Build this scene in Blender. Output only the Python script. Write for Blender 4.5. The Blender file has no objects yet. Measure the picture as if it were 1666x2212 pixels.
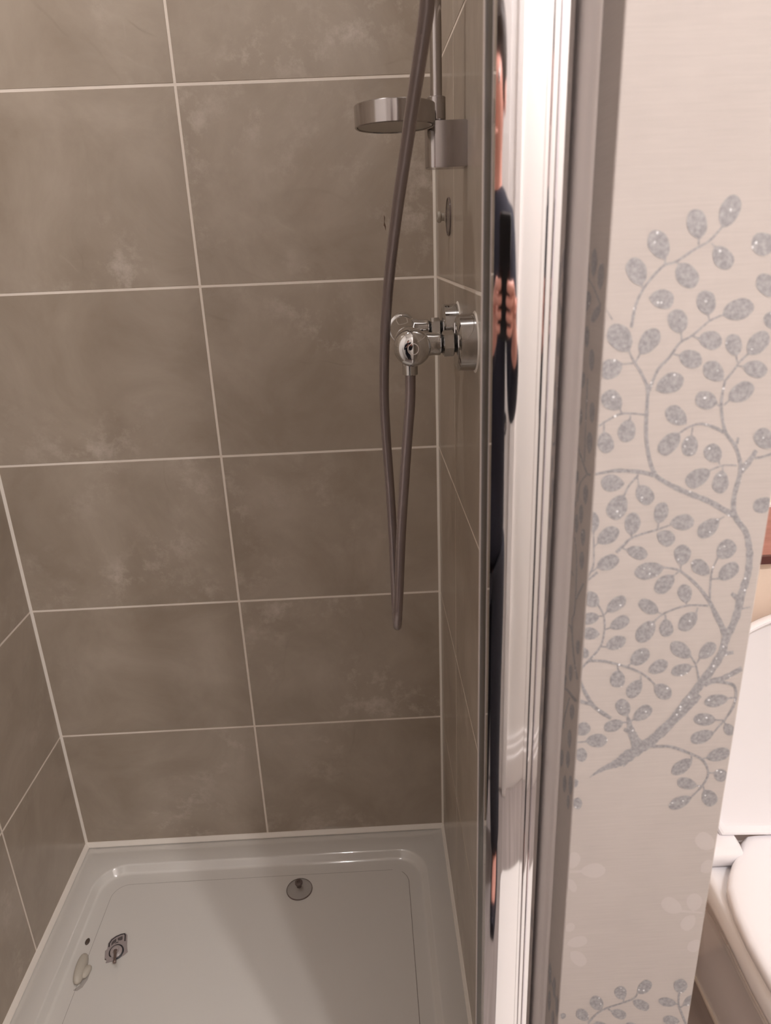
import bpy, bmesh, math, random
from mathutils import Vector, Matrix
random.seed(7)
C = bpy.context.scene.collection
PI = math.pi
sc = bpy.context.scene

# ------------------------------------------------------------------ camera
cam_d = bpy.data.cameras.new('camera'); cam = bpy.data.objects.new('camera', cam_d); C.objects.link(cam)
CP = Vector((0.6888, -1.2806, 1.2534))
right = Vector((0.9987112, -0.03264609, -0.03886106)); down = Vector((-0.04781518, -0.34844554, -0.93610866)); fwd = Vector((0.01701932, 0.93676034, -0.34955744))
cam.matrix_world = Matrix(((right.x, -down.x, -fwd.x, CP.x), (right.y, -down.y, -fwd.y, CP.y), (right.z, -down.z, -fwd.z, CP.z), (0, 0, 0, 1)))
cam_d.sensor_fit = 'VERTICAL'; cam_d.sensor_height = 36.0; cam_d.lens = 36.0 * 1541.27 / 2212.0
cam_d.clip_start = 0.01
cam_d.dof.use_dof = True; cam_d.dof.focus_distance = 1.05; cam_d.dof.aperture_fstop = 11.0
sc.camera = cam

# ------------------------------------------------------------------ world, lamps, exposure
w = bpy.data.worlds.new('world'); sc.world = w; w.use_nodes = True
w.node_tree.nodes['Background'].inputs[0].default_value = (1.0, 0.86, 0.76, 1)
w.node_tree.nodes['Background'].inputs[1].default_value = 0.05
sc.view_settings.view_transform = 'Standard'; sc.view_settings.look = 'None'; sc.view_settings.gamma = 1; sc.view_settings.use_curve_mapping = False
sc.view_settings.exposure = -0.09
sc.cycles.max_bounces = 12; sc.cycles.diffuse_bounces = 6; sc.cycles.glossy_bounces = 8; sc.cycles.transmission_bounces = 10
sc.cycles.caustics_reflective = False; sc.cycles.caustics_refractive = False
ZC, ZF = 2.40, -0.12          # ceiling and room floor (the tray rim is z = 0)
WARM = (1.0, 0.955, 0.945)
LAMPS = [(1.35, -1.73, 16.5), (0.41, -0.45, 5.4), (1.03, -0.46, 2.3), (1.16, -1.71, 11.5)]   # x, y, watts of the ceiling downlights; the third is an added toilet fill
for i, (x, y, pw) in enumerate(LAMPS):
    l = bpy.data.lights.new('downlight', 'AREA'); l.shape = 'DISK'; l.size = 0.055; l.energy = pw; l.color = WARM
    o = bpy.data.objects.new('downlight_lamp', l); o.location = (x, y, ZC - 0.016); C.objects.link(o)

# ------------------------------------------------------------------ materials
def nodes(name):
    m = bpy.data.materials.new(name); m.use_nodes = True; nt = m.node_tree
    return m, nt, nt.nodes['Principled BSDF']
def N(nt, t, **k):
    n = nt.nodes.new(t)
    for a, v in k.items(): setattr(n, a, v)
    return n
def plain(name, col, rough=0.5, metal=0.0, trans=0.0, ior=1.45, coat=0.0, spec=None):
    m, nt, b = nodes(name)
    b.inputs['Base Color'].default_value = (*col, 1); b.inputs['Roughness'].default_value = rough
    b.inputs['Metallic'].default_value = metal; b.inputs['Transmission Weight'].default_value = trans
    b.inputs['IOR'].default_value = ior; b.inputs['Coat Weight'].default_value = coat
    n = N(nt, 'ShaderNodeTexNoise'); n.inputs['Scale'].default_value = 35; n.inputs['Detail'].default_value = 4
    g = N(nt, 'ShaderNodeNewGeometry'); nt.links.new(g.outputs['Position'], n.inputs['Vector'])
    mr = N(nt, 'ShaderNodeMapRange'); mr.inputs['To Min'].default_value = max(rough - 0.02, 0.0); mr.inputs['To Max'].default_value = rough + 0.03
    nt.links.new(n.outputs['Fac'], mr.inputs['Value']); nt.links.new(mr.outputs[0], b.inputs['Roughness'])
    return m
def clearish(name, col, alpha, rough=0.08):
    m = plain(name, col, rough, ior=1.45); m.node_tree.nodes['Principled BSDF'].inputs['Alpha'].default_value = alpha; return m
def tile_material():
    m, nt, b = nodes('slate_effect_tile'); L = nt.links.new
    g = N(nt, 'ShaderNodeNewGeometry')
    off = N(nt, 'ShaderNodeVectorMath', operation='MULTIPLY_ADD'); cx = N(nt, 'ShaderNodeCombineXYZ')
    for k in range(3): L(g.outputs['Random Per Island'], cx.inputs[k])
    off.inputs[1].default_value = (7.3, 5.1, 9.7); L(cx.outputs[0], off.inputs[0]); L(g.outputs['Position'], off.inputs[2])
    n1 = N(nt, 'ShaderNodeTexNoise'); n1.inputs['Scale'].default_value = 5.0; n1.inputs['Detail'].default_value = 9; n1.inputs['Roughness'].default_value = 0.62; n1.inputs['Distortion'].default_value = 0.6
    n2 = N(nt, 'ShaderNodeTexNoise'); n2.inputs['Scale'].default_value = 21.0; n2.inputs['Detail'].default_value = 12; n2.inputs['Roughness'].default_value = 0.7
    n3 = N(nt, 'ShaderNodeTexNoise'); n3.inputs['Scale'].default_value = 2.6; n3.inputs['Detail'].default_value = 3; n3.inputs['Distortion'].default_value = 1.1
    for n in (n1, n2, n3): L(off.outputs[0], n.inputs['Vector'])
    cr = N(nt, 'ShaderNodeValToRGB'); e = cr.color_ramp.elements
    e[0].position = 0.34; e[0].color = (0.330, 0.270, 0.212, 1); e[1].position = 0.72; e[1].color = (0.450, 0.385, 0.315, 1)
    L(n1.outputs['Fac'], cr.inputs[0])
    r2 = N(nt, 'ShaderNodeValToRGB'); e = r2.color_ramp.elements; e[0].position = 0.50; e[0].color = (0, 0, 0, 1); e[1].position = 0.70; e[1].color = (1, 1, 1, 1)
    L(n2.outputs['Fac'], r2.inputs[0])
    r3 = N(nt, 'ShaderNodeValToRGB'); e = r3.color_ramp.elements; e[0].position = 0.5; e[0].color = (0, 0, 0, 1); e[1].position = 0.68; e[1].color = (1, 1, 1, 1)
    L(n3.outputs['Fac'], r3.inputs[0])
    mul = N(nt, 'ShaderNodeMath', operation='MULTIPLY'); L(r2.outputs[0], mul.inputs[0]); L(r3.outputs[0], mul.inputs[1])
    mu2 = N(nt, 'ShaderNodeMath', operation='MULTIPLY'); L(mul.outputs[0], mu2.inputs[0]); mu2.inputs[1].default_value = 0.9
    mx = N(nt, 'ShaderNodeMix', data_type='RGBA'); L(mu2.outputs[0], mx.inputs[0]); L(cr.outputs[0], mx.inputs[6]); mx.inputs[7].default_value = (0.60, 0.53, 0.46, 1)
    L(mx.outputs[2], b.inputs['Base Color'])
    # thin riven ridges of the slate relief
    rd = N(nt, 'ShaderNodeMath', operation='SUBTRACT'); L(n3.outputs['Fac'], rd.inputs[0]); rd.inputs[1].default_value = 0.5
    st = N(nt, 'ShaderNodeMapRange'); st.interpolation_type = 'SMOOTHSTEP'; st.inputs['From Min'].default_value = -0.008; st.inputs['From Max'].default_value = 0.008; L(rd.outputs[0], st.inputs['Value'])
    ad = N(nt, 'ShaderNodeMath', operation='MULTIPLY_ADD'); L(n2.outputs['Fac'], ad.inputs[0]); ad.inputs[1].default_value = 0.5; L(st.outputs[0], ad.inputs[2])
    bp = N(nt, 'ShaderNodeBump'); bp.inputs['Strength'].default_value = 0.42; bp.inputs['Distance'].default_value = 0.0006
    L(ad.outputs[0], bp.inputs['Height']); L(bp.outputs[0], b.inputs['Normal'])
    b.inputs['Roughness'].default_value = 0.40; b.inputs['Coat Weight'].default_value = 0.35; b.inputs['Coat Roughness'].default_value = 0.12
    return m
def wallpaper_material(name, base, strength=0.06):
    m, nt, b = nodes(name); L = nt.links.new
    g = N(nt, 'ShaderNodeNewGeometry'); mp = N(nt, 'ShaderNodeMapping'); mp.inputs['Scale'].default_value = (28, 28, 900)
    L(g.outputs['Position'], mp.inputs[0])
    n = N(nt, 'ShaderNodeTexNoise'); n.inputs['Scale'].default_value = 1.0; n.inputs['Detail'].default_value = 6; n.inputs['Roughness'].default_value = 0.7; L(mp.outputs[0], n.inputs['Vector'])
    n2 = N(nt, 'ShaderNodeTexNoise'); n2.inputs['Scale'].default_value = 26; n2.inputs['Detail'].default_value = 6; L(g.outputs['Position'], n2.inputs['Vector'])
    ad = N(nt, 'ShaderNodeMath', operation='MULTIPLY_ADD'); L(n2.outputs['Fac'], ad.inputs[0]); ad.inputs[1].default_value = 0.5; L(n.outputs['Fac'], ad.inputs[2])
    cr = N(nt, 'ShaderNodeMapRange'); cr.inputs['From Min'].default_value = 0.45; cr.inputs['From Max'].default_value = 1.05; cr.inputs['To Min'].default_value = 1 - strength * 1.6; cr.inputs['To Max'].default_value = 1 + strength
    L(ad.outputs[0], cr.inputs['Value'])
    v = N(nt, 'ShaderNodeVectorMath', operation='SCALE'); v.inputs[0].default_value = base; L(cr.outputs[0], v.inputs['Scale'])
    L(v.outputs[0], b.inputs['Base Color'])
    bp = N(nt, 'ShaderNodeBump'); bp.inputs['Strength'].default_value = 0.12; bp.inputs['Distance'].default_value = 0.0003; L(n.outputs['Fac'], bp.inputs['Height']); L(bp.outputs[0], b.inputs['Normal'])
    b.inputs['Roughness'].default_value = 0.72
    return m
def glitter_material():
    m, nt, b = nodes('silver_glitter_print'); L = nt.links.new
    g = N(nt, 'ShaderNodeNewGeometry')
    n = N(nt, 'ShaderNodeTexNoise'); n.inputs['Scale'].default_value = 520; n.inputs['Detail'].default_value = 5; n.inputs['Roughness'].default_value = 0.75
    n2 = N(nt, 'ShaderNodeTexNoise'); n2.inputs['Scale'].default_value = 60; n2.inputs['Detail'].default_value = 2
    L(g.outputs['Position'], n.inputs['Vector']); L(g.outputs['Position'], n2.inputs['Vector'])
    cr = N(nt, 'ShaderNodeValToRGB'); e = cr.color_ramp.elements
    e[0].position = 0.36; e[0].color = (0.255, 0.245, 0.252, 1); e[1].position = 0.64; e[1].color = (0.415, 0.395, 0.40, 1)
    L(n.outputs['Fac'], cr.inputs[0])
    vo = N(nt, 'ShaderNodeTexVoronoi'); vo.inputs['Scale'].default_value = 1100; L(g.outputs['Position'], vo.inputs['Vector'])
    sx = N(nt, 'ShaderNodeSeparateColor'); L(vo.outputs['Color'], sx.inputs[0])
    gt = N(nt, 'ShaderNodeMath', operation='GREATER_THAN'); L(sx.outputs[0], gt.inputs[0]); gt.inputs[1].default_value = 0.995
    mx = N(nt, 'ShaderNodeMix', data_type='RGBA'); L(gt.outputs[0], mx.inputs[0]); L(cr.outputs[0], mx.inputs[6]); mx.inputs[7].default_value = (0.9, 0.9, 0.92, 1)  # sparkle glints painted as bright cells in the base colour
    mt = N(nt, 'ShaderNodeMath', operation='MULTIPLY'); L(gt.outputs[0], mt.inputs[0]); mt.inputs[1].default_value = 0.0
    L(mx.outputs[2], b.inputs['Base Color'])
    b.inputs['Metallic'].default_value = 0.15; b.inputs['Roughness'].default_value = 0.6
    return m
def wood_material(name, c1, c2, axis_scale=(4, 60, 60), rough=0.35):
    m, nt, b = nodes(name); L = nt.links.new
    g = N(nt, 'ShaderNodeNewGeometry'); mp = N(nt, 'ShaderNodeMapping'); mp.inputs['Scale'].default_value = axis_scale; L(g.outputs['Position'], mp.inputs[0])
    n = N(nt, 'ShaderNodeTexNoise'); n.inputs['Scale'].default_value = 1; n.inputs['Detail'].default_value = 6; L(mp.outputs[0], n.inputs['Vector'])
    cr = N(nt, 'ShaderNodeValToRGB'); e = cr.color_ramp.elements; e[0].position = 0.3; e[0].color = (*c1, 1); e[1].position = 0.7; e[1].color = (*c2, 1)
    L(n.outputs['Fac'], cr.inputs[0]); L(cr.outputs[0], b.inputs['Base Color']); b.inputs['Roughness'].default_value = rough
    return m
M = dict(
    tile=tile_material(),
    grout=plain('pale_grout', (0.84, 0.76, 0.68), 0.7),
    sealant=plain('white_sealant', (0.80, 0.74, 0.67), 0.35),
    tray=plain('white_stone_resin', (0.68, 0.65, 0.61), 0.10, coat=1.0),
    groove=plain('dark_groove_line', (0.19, 0.16, 0.14), 0.6),
    paper=wallpaper_material('cream_wallpaper', (0.485, 0.43, 0.402)),
    glitter=glitter_material(),
    pale=wallpaper_material('pale_satin_print', (0.53, 0.472, 0.45), 0.02),
    chrome=plain('polished_chrome', (0.56, 0.55, 0.54), 0.04, 1.0),
    post=plain('polished_aluminium', (0.95, 0.94, 0.96), 0.035, 1.0),
    satin=plain('satin_aluminium', (0.78, 0.71, 0.69), 0.33, 0.15),
    dirtychrome=plain('lime_scaled_chrome', (0.40, 0.37, 0.36), 0.14, 1.0),
    hose=plain('silver_grey_plastic', (0.275, 0.225, 0.222), 0.22, 0.5, coat=0.5),
    rubber=plain('black_rubber', (0.02, 0.02, 0.02), 0.22),
    clear=clearish('clear_plastic', (0.30, 0.25, 0.23), 0.17),
    smoke=clearish('smoky_plastic', (0.15, 0.11, 0.10), 0.85),
    frosted=clearish('cloudy_plastic', (0.42, 0.37, 0.31), 0.8, 0.25),
    soap=plain('waxy_cream', (0.50, 0.455, 0.39), 0.4),
    black=plain('black_print', (0.015, 0.014, 0.018), 0.35),
    lilac=plain('grey_lilac_plastic', (0.36, 0.31, 0.30), 0.3),
    darkpanes=plain('dark_grey_print', (0.10, 0.085, 0.085), 0.4),
    brass=plain('dull_metal', (0.25, 0.19, 0.17), 0.3, 0.7),
    porcelain=plain('white_porcelain', (0.84, 0.825, 0.845), 0.10, coat=0.8),
    seat=plain('white_thermoset', (0.84, 0.82, 0.85), 0.18),
    shelf=wood_material('cherry_wood', (0.29, 0.105, 0.08), (0.42, 0.18, 0.145)),
    shelfedge=wood_material('dark_cherry_edge', (0.075, 0.022, 0.02), (0.11, 0.035, 0.03)),
    peach=plain('peach_cream_paint', (0.76, 0.62, 0.52), 0.6),
    cream=plain('cream_paint', (0.82, 0.76, 0.66), 0.6),
    white=plain('white_paint', (0.88, 0.86, 0.85), 0.5),
    gloss=plain('white_gloss_paint', (0.86, 0.83, 0.82), 0.2),
    floor=wood_material('grey_brown_floor_tile', (0.25, 0.215, 0.20), (0.36, 0.31, 0.295), (30, 3, 3), 0.4),
    scuff=plain('brown_chip', (0.12, 0.075, 0.05), 0.8),
    skin=plain('skin', (0.62, 0.30, 0.24), 0.5), navy=plain('dark_navy_cloth', (0.012, 0.012, 0.022), 0.85), jeans=plain('charcoal_cloth', (0.018, 0.018, 0.026), 0.85),
    hair=plain('dark_brown_hair', (0.03, 0.018, 0.012), 0.6), phone=plain('black_glass', (0.01, 0.01, 0.012), 0.08),
    towel=plain('white_cotton', (0.82, 0.79, 0.77), 0.95),
)
def lamp_material():
    m, nt, b = nodes('lamp_lens'); b.inputs['Emission Color'].default_value = (1, 0.88, 0.8, 1); b.inputs['Emission Strength'].default_value = 6.0; return m
M['lens'] = lamp_material()

# ------------------------------------------------------------------ helpers
def obj(name, bm, mats, parent=None, smooth=False, angle=40):
    """link a bmesh given in world coordinates as ONE mesh object"""
    me = bpy.data.meshes.new(name)
    bmesh.ops.recalc_face_normals(bm, faces=bm.faces[:])
    if parent is not None:
        off = Vector((0, 0, 0)); p = parent
        while p is not None: off += p.location; p = p.parent
        bmesh.ops.translate(bm, verts=bm.verts[:], vec=-off)
    bm.to_mesh(me); bm.free()
    for mm in (mats if isinstance(mats, (list, tuple)) else [mats]): me.materials.append(mm)
    o = bpy.data.objects.new(name, me); C.objects.link(o)
    if parent is not None: o.parent = parent
    if smooth:
        for p in me.polygons: p.use_smooth = True
        try: me.set_sharp_from_angle(angle=math.radians(angle))
        except Exception: pass
    return o
def thing(name, label, cat, loc, group=None):
    o = bpy.data.objects.new(name, None); C.objects.link(o); o.location = loc; o.empty_display_size = 0.02
    o['label'] = label; o['category'] = cat
    if group: o['group'] = group
    return o
def tag(o, label, cat, group=None):
    o['label'] = label; o['category'] = cat
    if group: o['group'] = group
    return o
def structure(o): o['kind'] = 'structure'; return o
def box(bm, x0, x1, y0, y1, z0, z1, bevel=0.0, seg=2, mi=0):
    vs = [bm.verts.new(v) for v in ((x0, y0, z0), (x1, y0, z0), (x1, y1, z0), (x0, y1, z0), (x0, y0, z1), (x1, y0, z1), (x1, y1, z1), (x0, y1, z1))]
    fs = [bm.faces.new([vs[i] for i in q]) for q in ((0, 3, 2, 1), (4, 5, 6, 7), (0, 1, 5, 4), (1, 2, 6, 5), (2, 3, 7, 6), (3, 0, 4, 7))]
    for f in fs: f.material_index = mi
    if bevel:
        es = list({e for f in fs for e in f.edges})
        r = bmesh.ops.bevel(bm, geom=es, offset=bevel, segments=seg, affect='EDGES', profile=0.5)
        for f in r['faces']: f.material_index = mi
    return fs
def loft(bm, rings, cap0=True, cap1=True, closed=True, mi=0):
    R = [[bm.verts.new(v) for v in r] for r in rings]; n = len(R[0])
    for a, b in zip(R[:-1], R[1:]):
        for i in range(n if closed else n - 1):
            f = bm.faces.new((a[i], a[(i + 1) % n], b[(i + 1) % n], b[i])); f.material_index = mi
    if cap0: bm.faces.new(R[0][::-1]).material_index = mi
    if cap1: bm.faces.new(R[-1]).material_index = mi
    return R
def basis(d):
    d = Vector(d).normalized(); a = Vector((0, 0, 1)) if abs(d.z) < 0.9 else Vector((0, 1, 0))
    u = d.cross(a).normalized(); return d, u, d.cross(u)
def lathe(bm, base, axis, prof, n=32, mi=0, phase=0.0):
    """prof = (distance along the axis, radius) pairs"""
    d, u, v = basis(axis); base = Vector(base)
    rings = [[base + d * h + (u * math.cos(2 * PI * (i + phase) / n) + v * math.sin(2 * PI * (i + phase) / n)) * max(r, 1e-5) for i in range(n)] for h, r in prof]
    loft(bm, rings, mi=mi)
def spline(pts, sub=8):
    P = [Vector(p) for p in pts]; out = []
    for i in range(len(P) - 1):
        p0 = P[max(i - 1, 0)]; p1 = P[i]; p2 = P[i + 1]; p3 = P[min(i + 2, len(P) - 1)]
        for k in range(sub):
            t = k / sub
            out.append(0.5 * ((2 * p1) + (p2 - p0) * t + (2 * p0 - 5 * p1 + 4 * p2 - p3) * t * t + (3 * p1 - p0 - 3 * p2 + p3) * t ** 3))
    out.append(P[-1]); return out
def tube(bm, pts, r, n=20, mi=0):
    T = [(pts[min(i + 1, len(pts) - 1)] - pts[max(i - 1, 0)]).normalized() for i in range(len(pts))]
    u = basis(T[0])[1]; rings = []
    for i, p in enumerate(pts):
        t = T[i]; u = (u - t * u.dot(t)).normalized(); v = t.cross(u)
        rr = r(i / (len(pts) - 1)) if callable(r) else r
        rings.append([p + (u * math.cos(2 * PI * k / n) + v * math.sin(2 * PI * k / n)) * rr for k in range(n)])
    loft(bm, rings, mi=mi)
def prism(bm, poly, ax, lo, hi, bevel=0.0, mi=0, seg=2):
    """extrude a 2D outline along axis ax ('x','y','z')"""
    def v(p, h): return {'x': (h, p[0], p[1]), 'y': (p[0], h, p[1]), 'z': (p[0], p[1], h)}[ax]
    a = [bm.verts.new(v(p, lo)) for p in poly]; b = [bm.verts.new(v(p, hi)) for p in poly]; n = len(poly)
    fs = [bm.faces.new(a[::-1]), bm.faces.new(b)] + [bm.faces.new((a[i], a[(i + 1) % n], b[(i + 1) % n], b[i])) for i in range(n)]
    for f in fs: f.material_index = mi
    if bevel:
        es = [e for e in fs[0].edges] + [e for e in fs[1].edges]
        r = bmesh.ops.bevel(bm, geom=es, offset=bevel, segments=seg, affect='EDGES')
        for f in r['faces']: f.material_index = mi
def rrect(x0, x1, y0, y1, r, n=8):
    out = []
    for cx, cy, a0 in ((x1 - r, y1 - r, 0), (x0 + r, y1 - r, 90), (x0 + r, y0 + r, 180), (x1 - r, y0 + r, 270)):
        for k in range(n + 1):
            a = math.radians(a0 + 90 * k / n); out.append((cx + r * math.cos(a), cy + r * math.sin(a)))
    return out

# ------------------------------------------------------------------ the rooms
W = 0.8157; YP = -0.8953; XP = 0.9213; TH = 0.30; G = 0.0020
YB = -1.98; XR = 2.15       # rear wall and right wall of the bathroom
def tiles(bm, plane, at, sgn, cols, zs):
    """bevelled tiles standing 1 mm proud of a grout sheet"""
    for c0, c1 in zip(cols[:-1], cols[1:]):
        for z0, z1 in zip(zs[:-1], zs[1:]):
            a0, a1, b0, b1 = min(c0, c1) + G, max(c0, c1) - G, z0 + G, z1 - G
            lo, hi = sorted((at, at + sgn * 0.006))
            if plane == 'y': box(bm, a0, a1, lo, hi, b0, b1, 0.0007, 2)
            else: box(bm, lo, hi, a0, a1, b0, b1, 0.0007, 2)
ZT = [0.0, 0.3005] + [0.3005 + TH * k for k in range(1, 7)] + [ZC]
# back wall of the shower: tile faces lie in y = 0
bm = bmesh.new(); tiles(bm, 'y', 0.0, 1, [0.0, 0.4125, W], ZT); box(bm, -0.001, W, 0.0005, 0.08, -0.12, ZC, mi=1)
# a small brown chip in the glaze
bm.faces.new([bm.verts.new((px, -0.00025, pz)) for px, pz in [(0.7299, 1.3013), (0.7316, 1.297), (0.7306, 1.2899), (0.7326, 1.2834), (0.732, 1.2762), (0.7303, 1.2827), (0.7288, 1.2849), (0.7299, 1.2921)]]).material_index = 2
structure(obj('wall_back', bm, [M['tile'], M['grout'], M['scuff']]))
# left wall: tiled beside the tray, painted beyond
bm = bmesh.new(); tiles(bm, 'x', 0.0, -1, [0.0, -0.265, -0.675, -0.87], ZT); box(bm, -0.08, -0.0005, -0.872, 0.08, -0.12, ZC, mi=1)
structure(obj('wall_left', bm, [M['tile'], M['grout']]))
bm = bmesh.new(); box(bm, -0.08, 0.0, YB, -0.872, ZF, ZC)
structure(obj('wall_left_painted', bm, M['white']))
# the partition between shower and toilet: tiles inside the shower, printed wallpaper around its end
bm = bmesh.new()
tiles(bm, 'x', W, 1, [0.0, -0.2475, -0.6575, -0.822], ZT)
box(bm, W + 0.0005, XP, -0.822, 0.0, -0.12, ZC, mi=1)
prism(bm, [(W, -0.8222)] + [(W + 0.0012 * (1 - math.cos(a)), YP + 0.0012 * (1 - math.sin(a))) for a in [k * PI / 8 for k in range(5)]] +
      [(XP - 0.0012 * (1 - math.cos(a)), YP + 0.0012 * (1 - math.sin(a))) for a in [PI / 2 - k * PI / 8 for k in range(5)]] + [(XP, -0.8222)], 'z', ZF, ZC, mi=2)
def leaf_pts(l, n=22):
    bx, bz, tx, tz, wx, wz = l; out = []
    mx, mz = (bx + tx) / 2, (bz + tz) / 2; ax, az = (tx - bx) / 2, (tz - bz) / 2
    j = random.uniform(0.0, 6.28); pz = random.uniform(0.05, 0.22)
    for k in range(n):
        a = 2 * PI * k / n; c, s = math.cos(a), math.sin(a)
        s2 = s * (1 + pz * c * 0.8) * (1 + 0.025 * math.sin(5 * a + j))
        c2 = c * (1 + 0.02 * math.sin(4 * a + j)) - (0.10 if c < -0.97 else 0)
        out.append((mx + ax * c2 + wx * s2, mz + az * c2 + wz * s2))
    return out
def stem_quads(st):
    pts = st; C0 = [((a + c) / 2, (b + d) / 2, (a - c) / 2, (b - d) / 2) for a, b, c, d in pts]
    if len(C0) > 2:
        sp = spline([(p[0], p[1], 0) for p in C0], 5); sw = spline([(p[2], p[3], 0) for p in C0], 5)
    else: sp = [Vector((p[0], p[1], 0)) for p in C0]; sw = [Vector((p[2], p[3], 0)) for p in C0]
    L_, R_ = [], []
    for c, w_ in zip(sp, sw):
        k = random.uniform(0.86, 1.14); L_.append((c.x + w_.x * k, c.y + w_.y * k)); R_.append((c.x - w_.x * k, c.y - w_.y * k))
    return L_, R_
def put_pattern(leaves, stems, place, mi, lift):
    for q, l in enumerate(leaves):
        lift += 0.0000008
        vs = [bm.verts.new(place(p, lift)) for p in leaf_pts(l)]
        c = bm.verts.new(place(((l[0] + l[2]) / 2, (l[1] + l[3]) / 2), lift))
        for i in range(len(vs)):
            try: bm.faces.new((c, vs[i], vs[(i + 1) % len(vs)])).material_index = mi
            except ValueError: pass
    for q, s in enumerate(stems):
        lf = lift * (0.35 + 0.006 * q)
        A, B = stem_quads(s); a = [bm.verts.new(place(p, lf)) for p in A]; b = [bm.verts.new(place(p, lf)) for p in B]
        for i in range(len(a) - 1): bm.faces.new((a[i], a[i + 1], b[i + 1], b[i])).material_index = mi
def on_face(p, l): return (min(max(p[0], W + 0.0009), XP - 0.0009), YP - l, p[1])
def on_reveal(p, l): return (W - l, min(max(p[0], YP + 0.0009), -0.8625), p[1])
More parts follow.
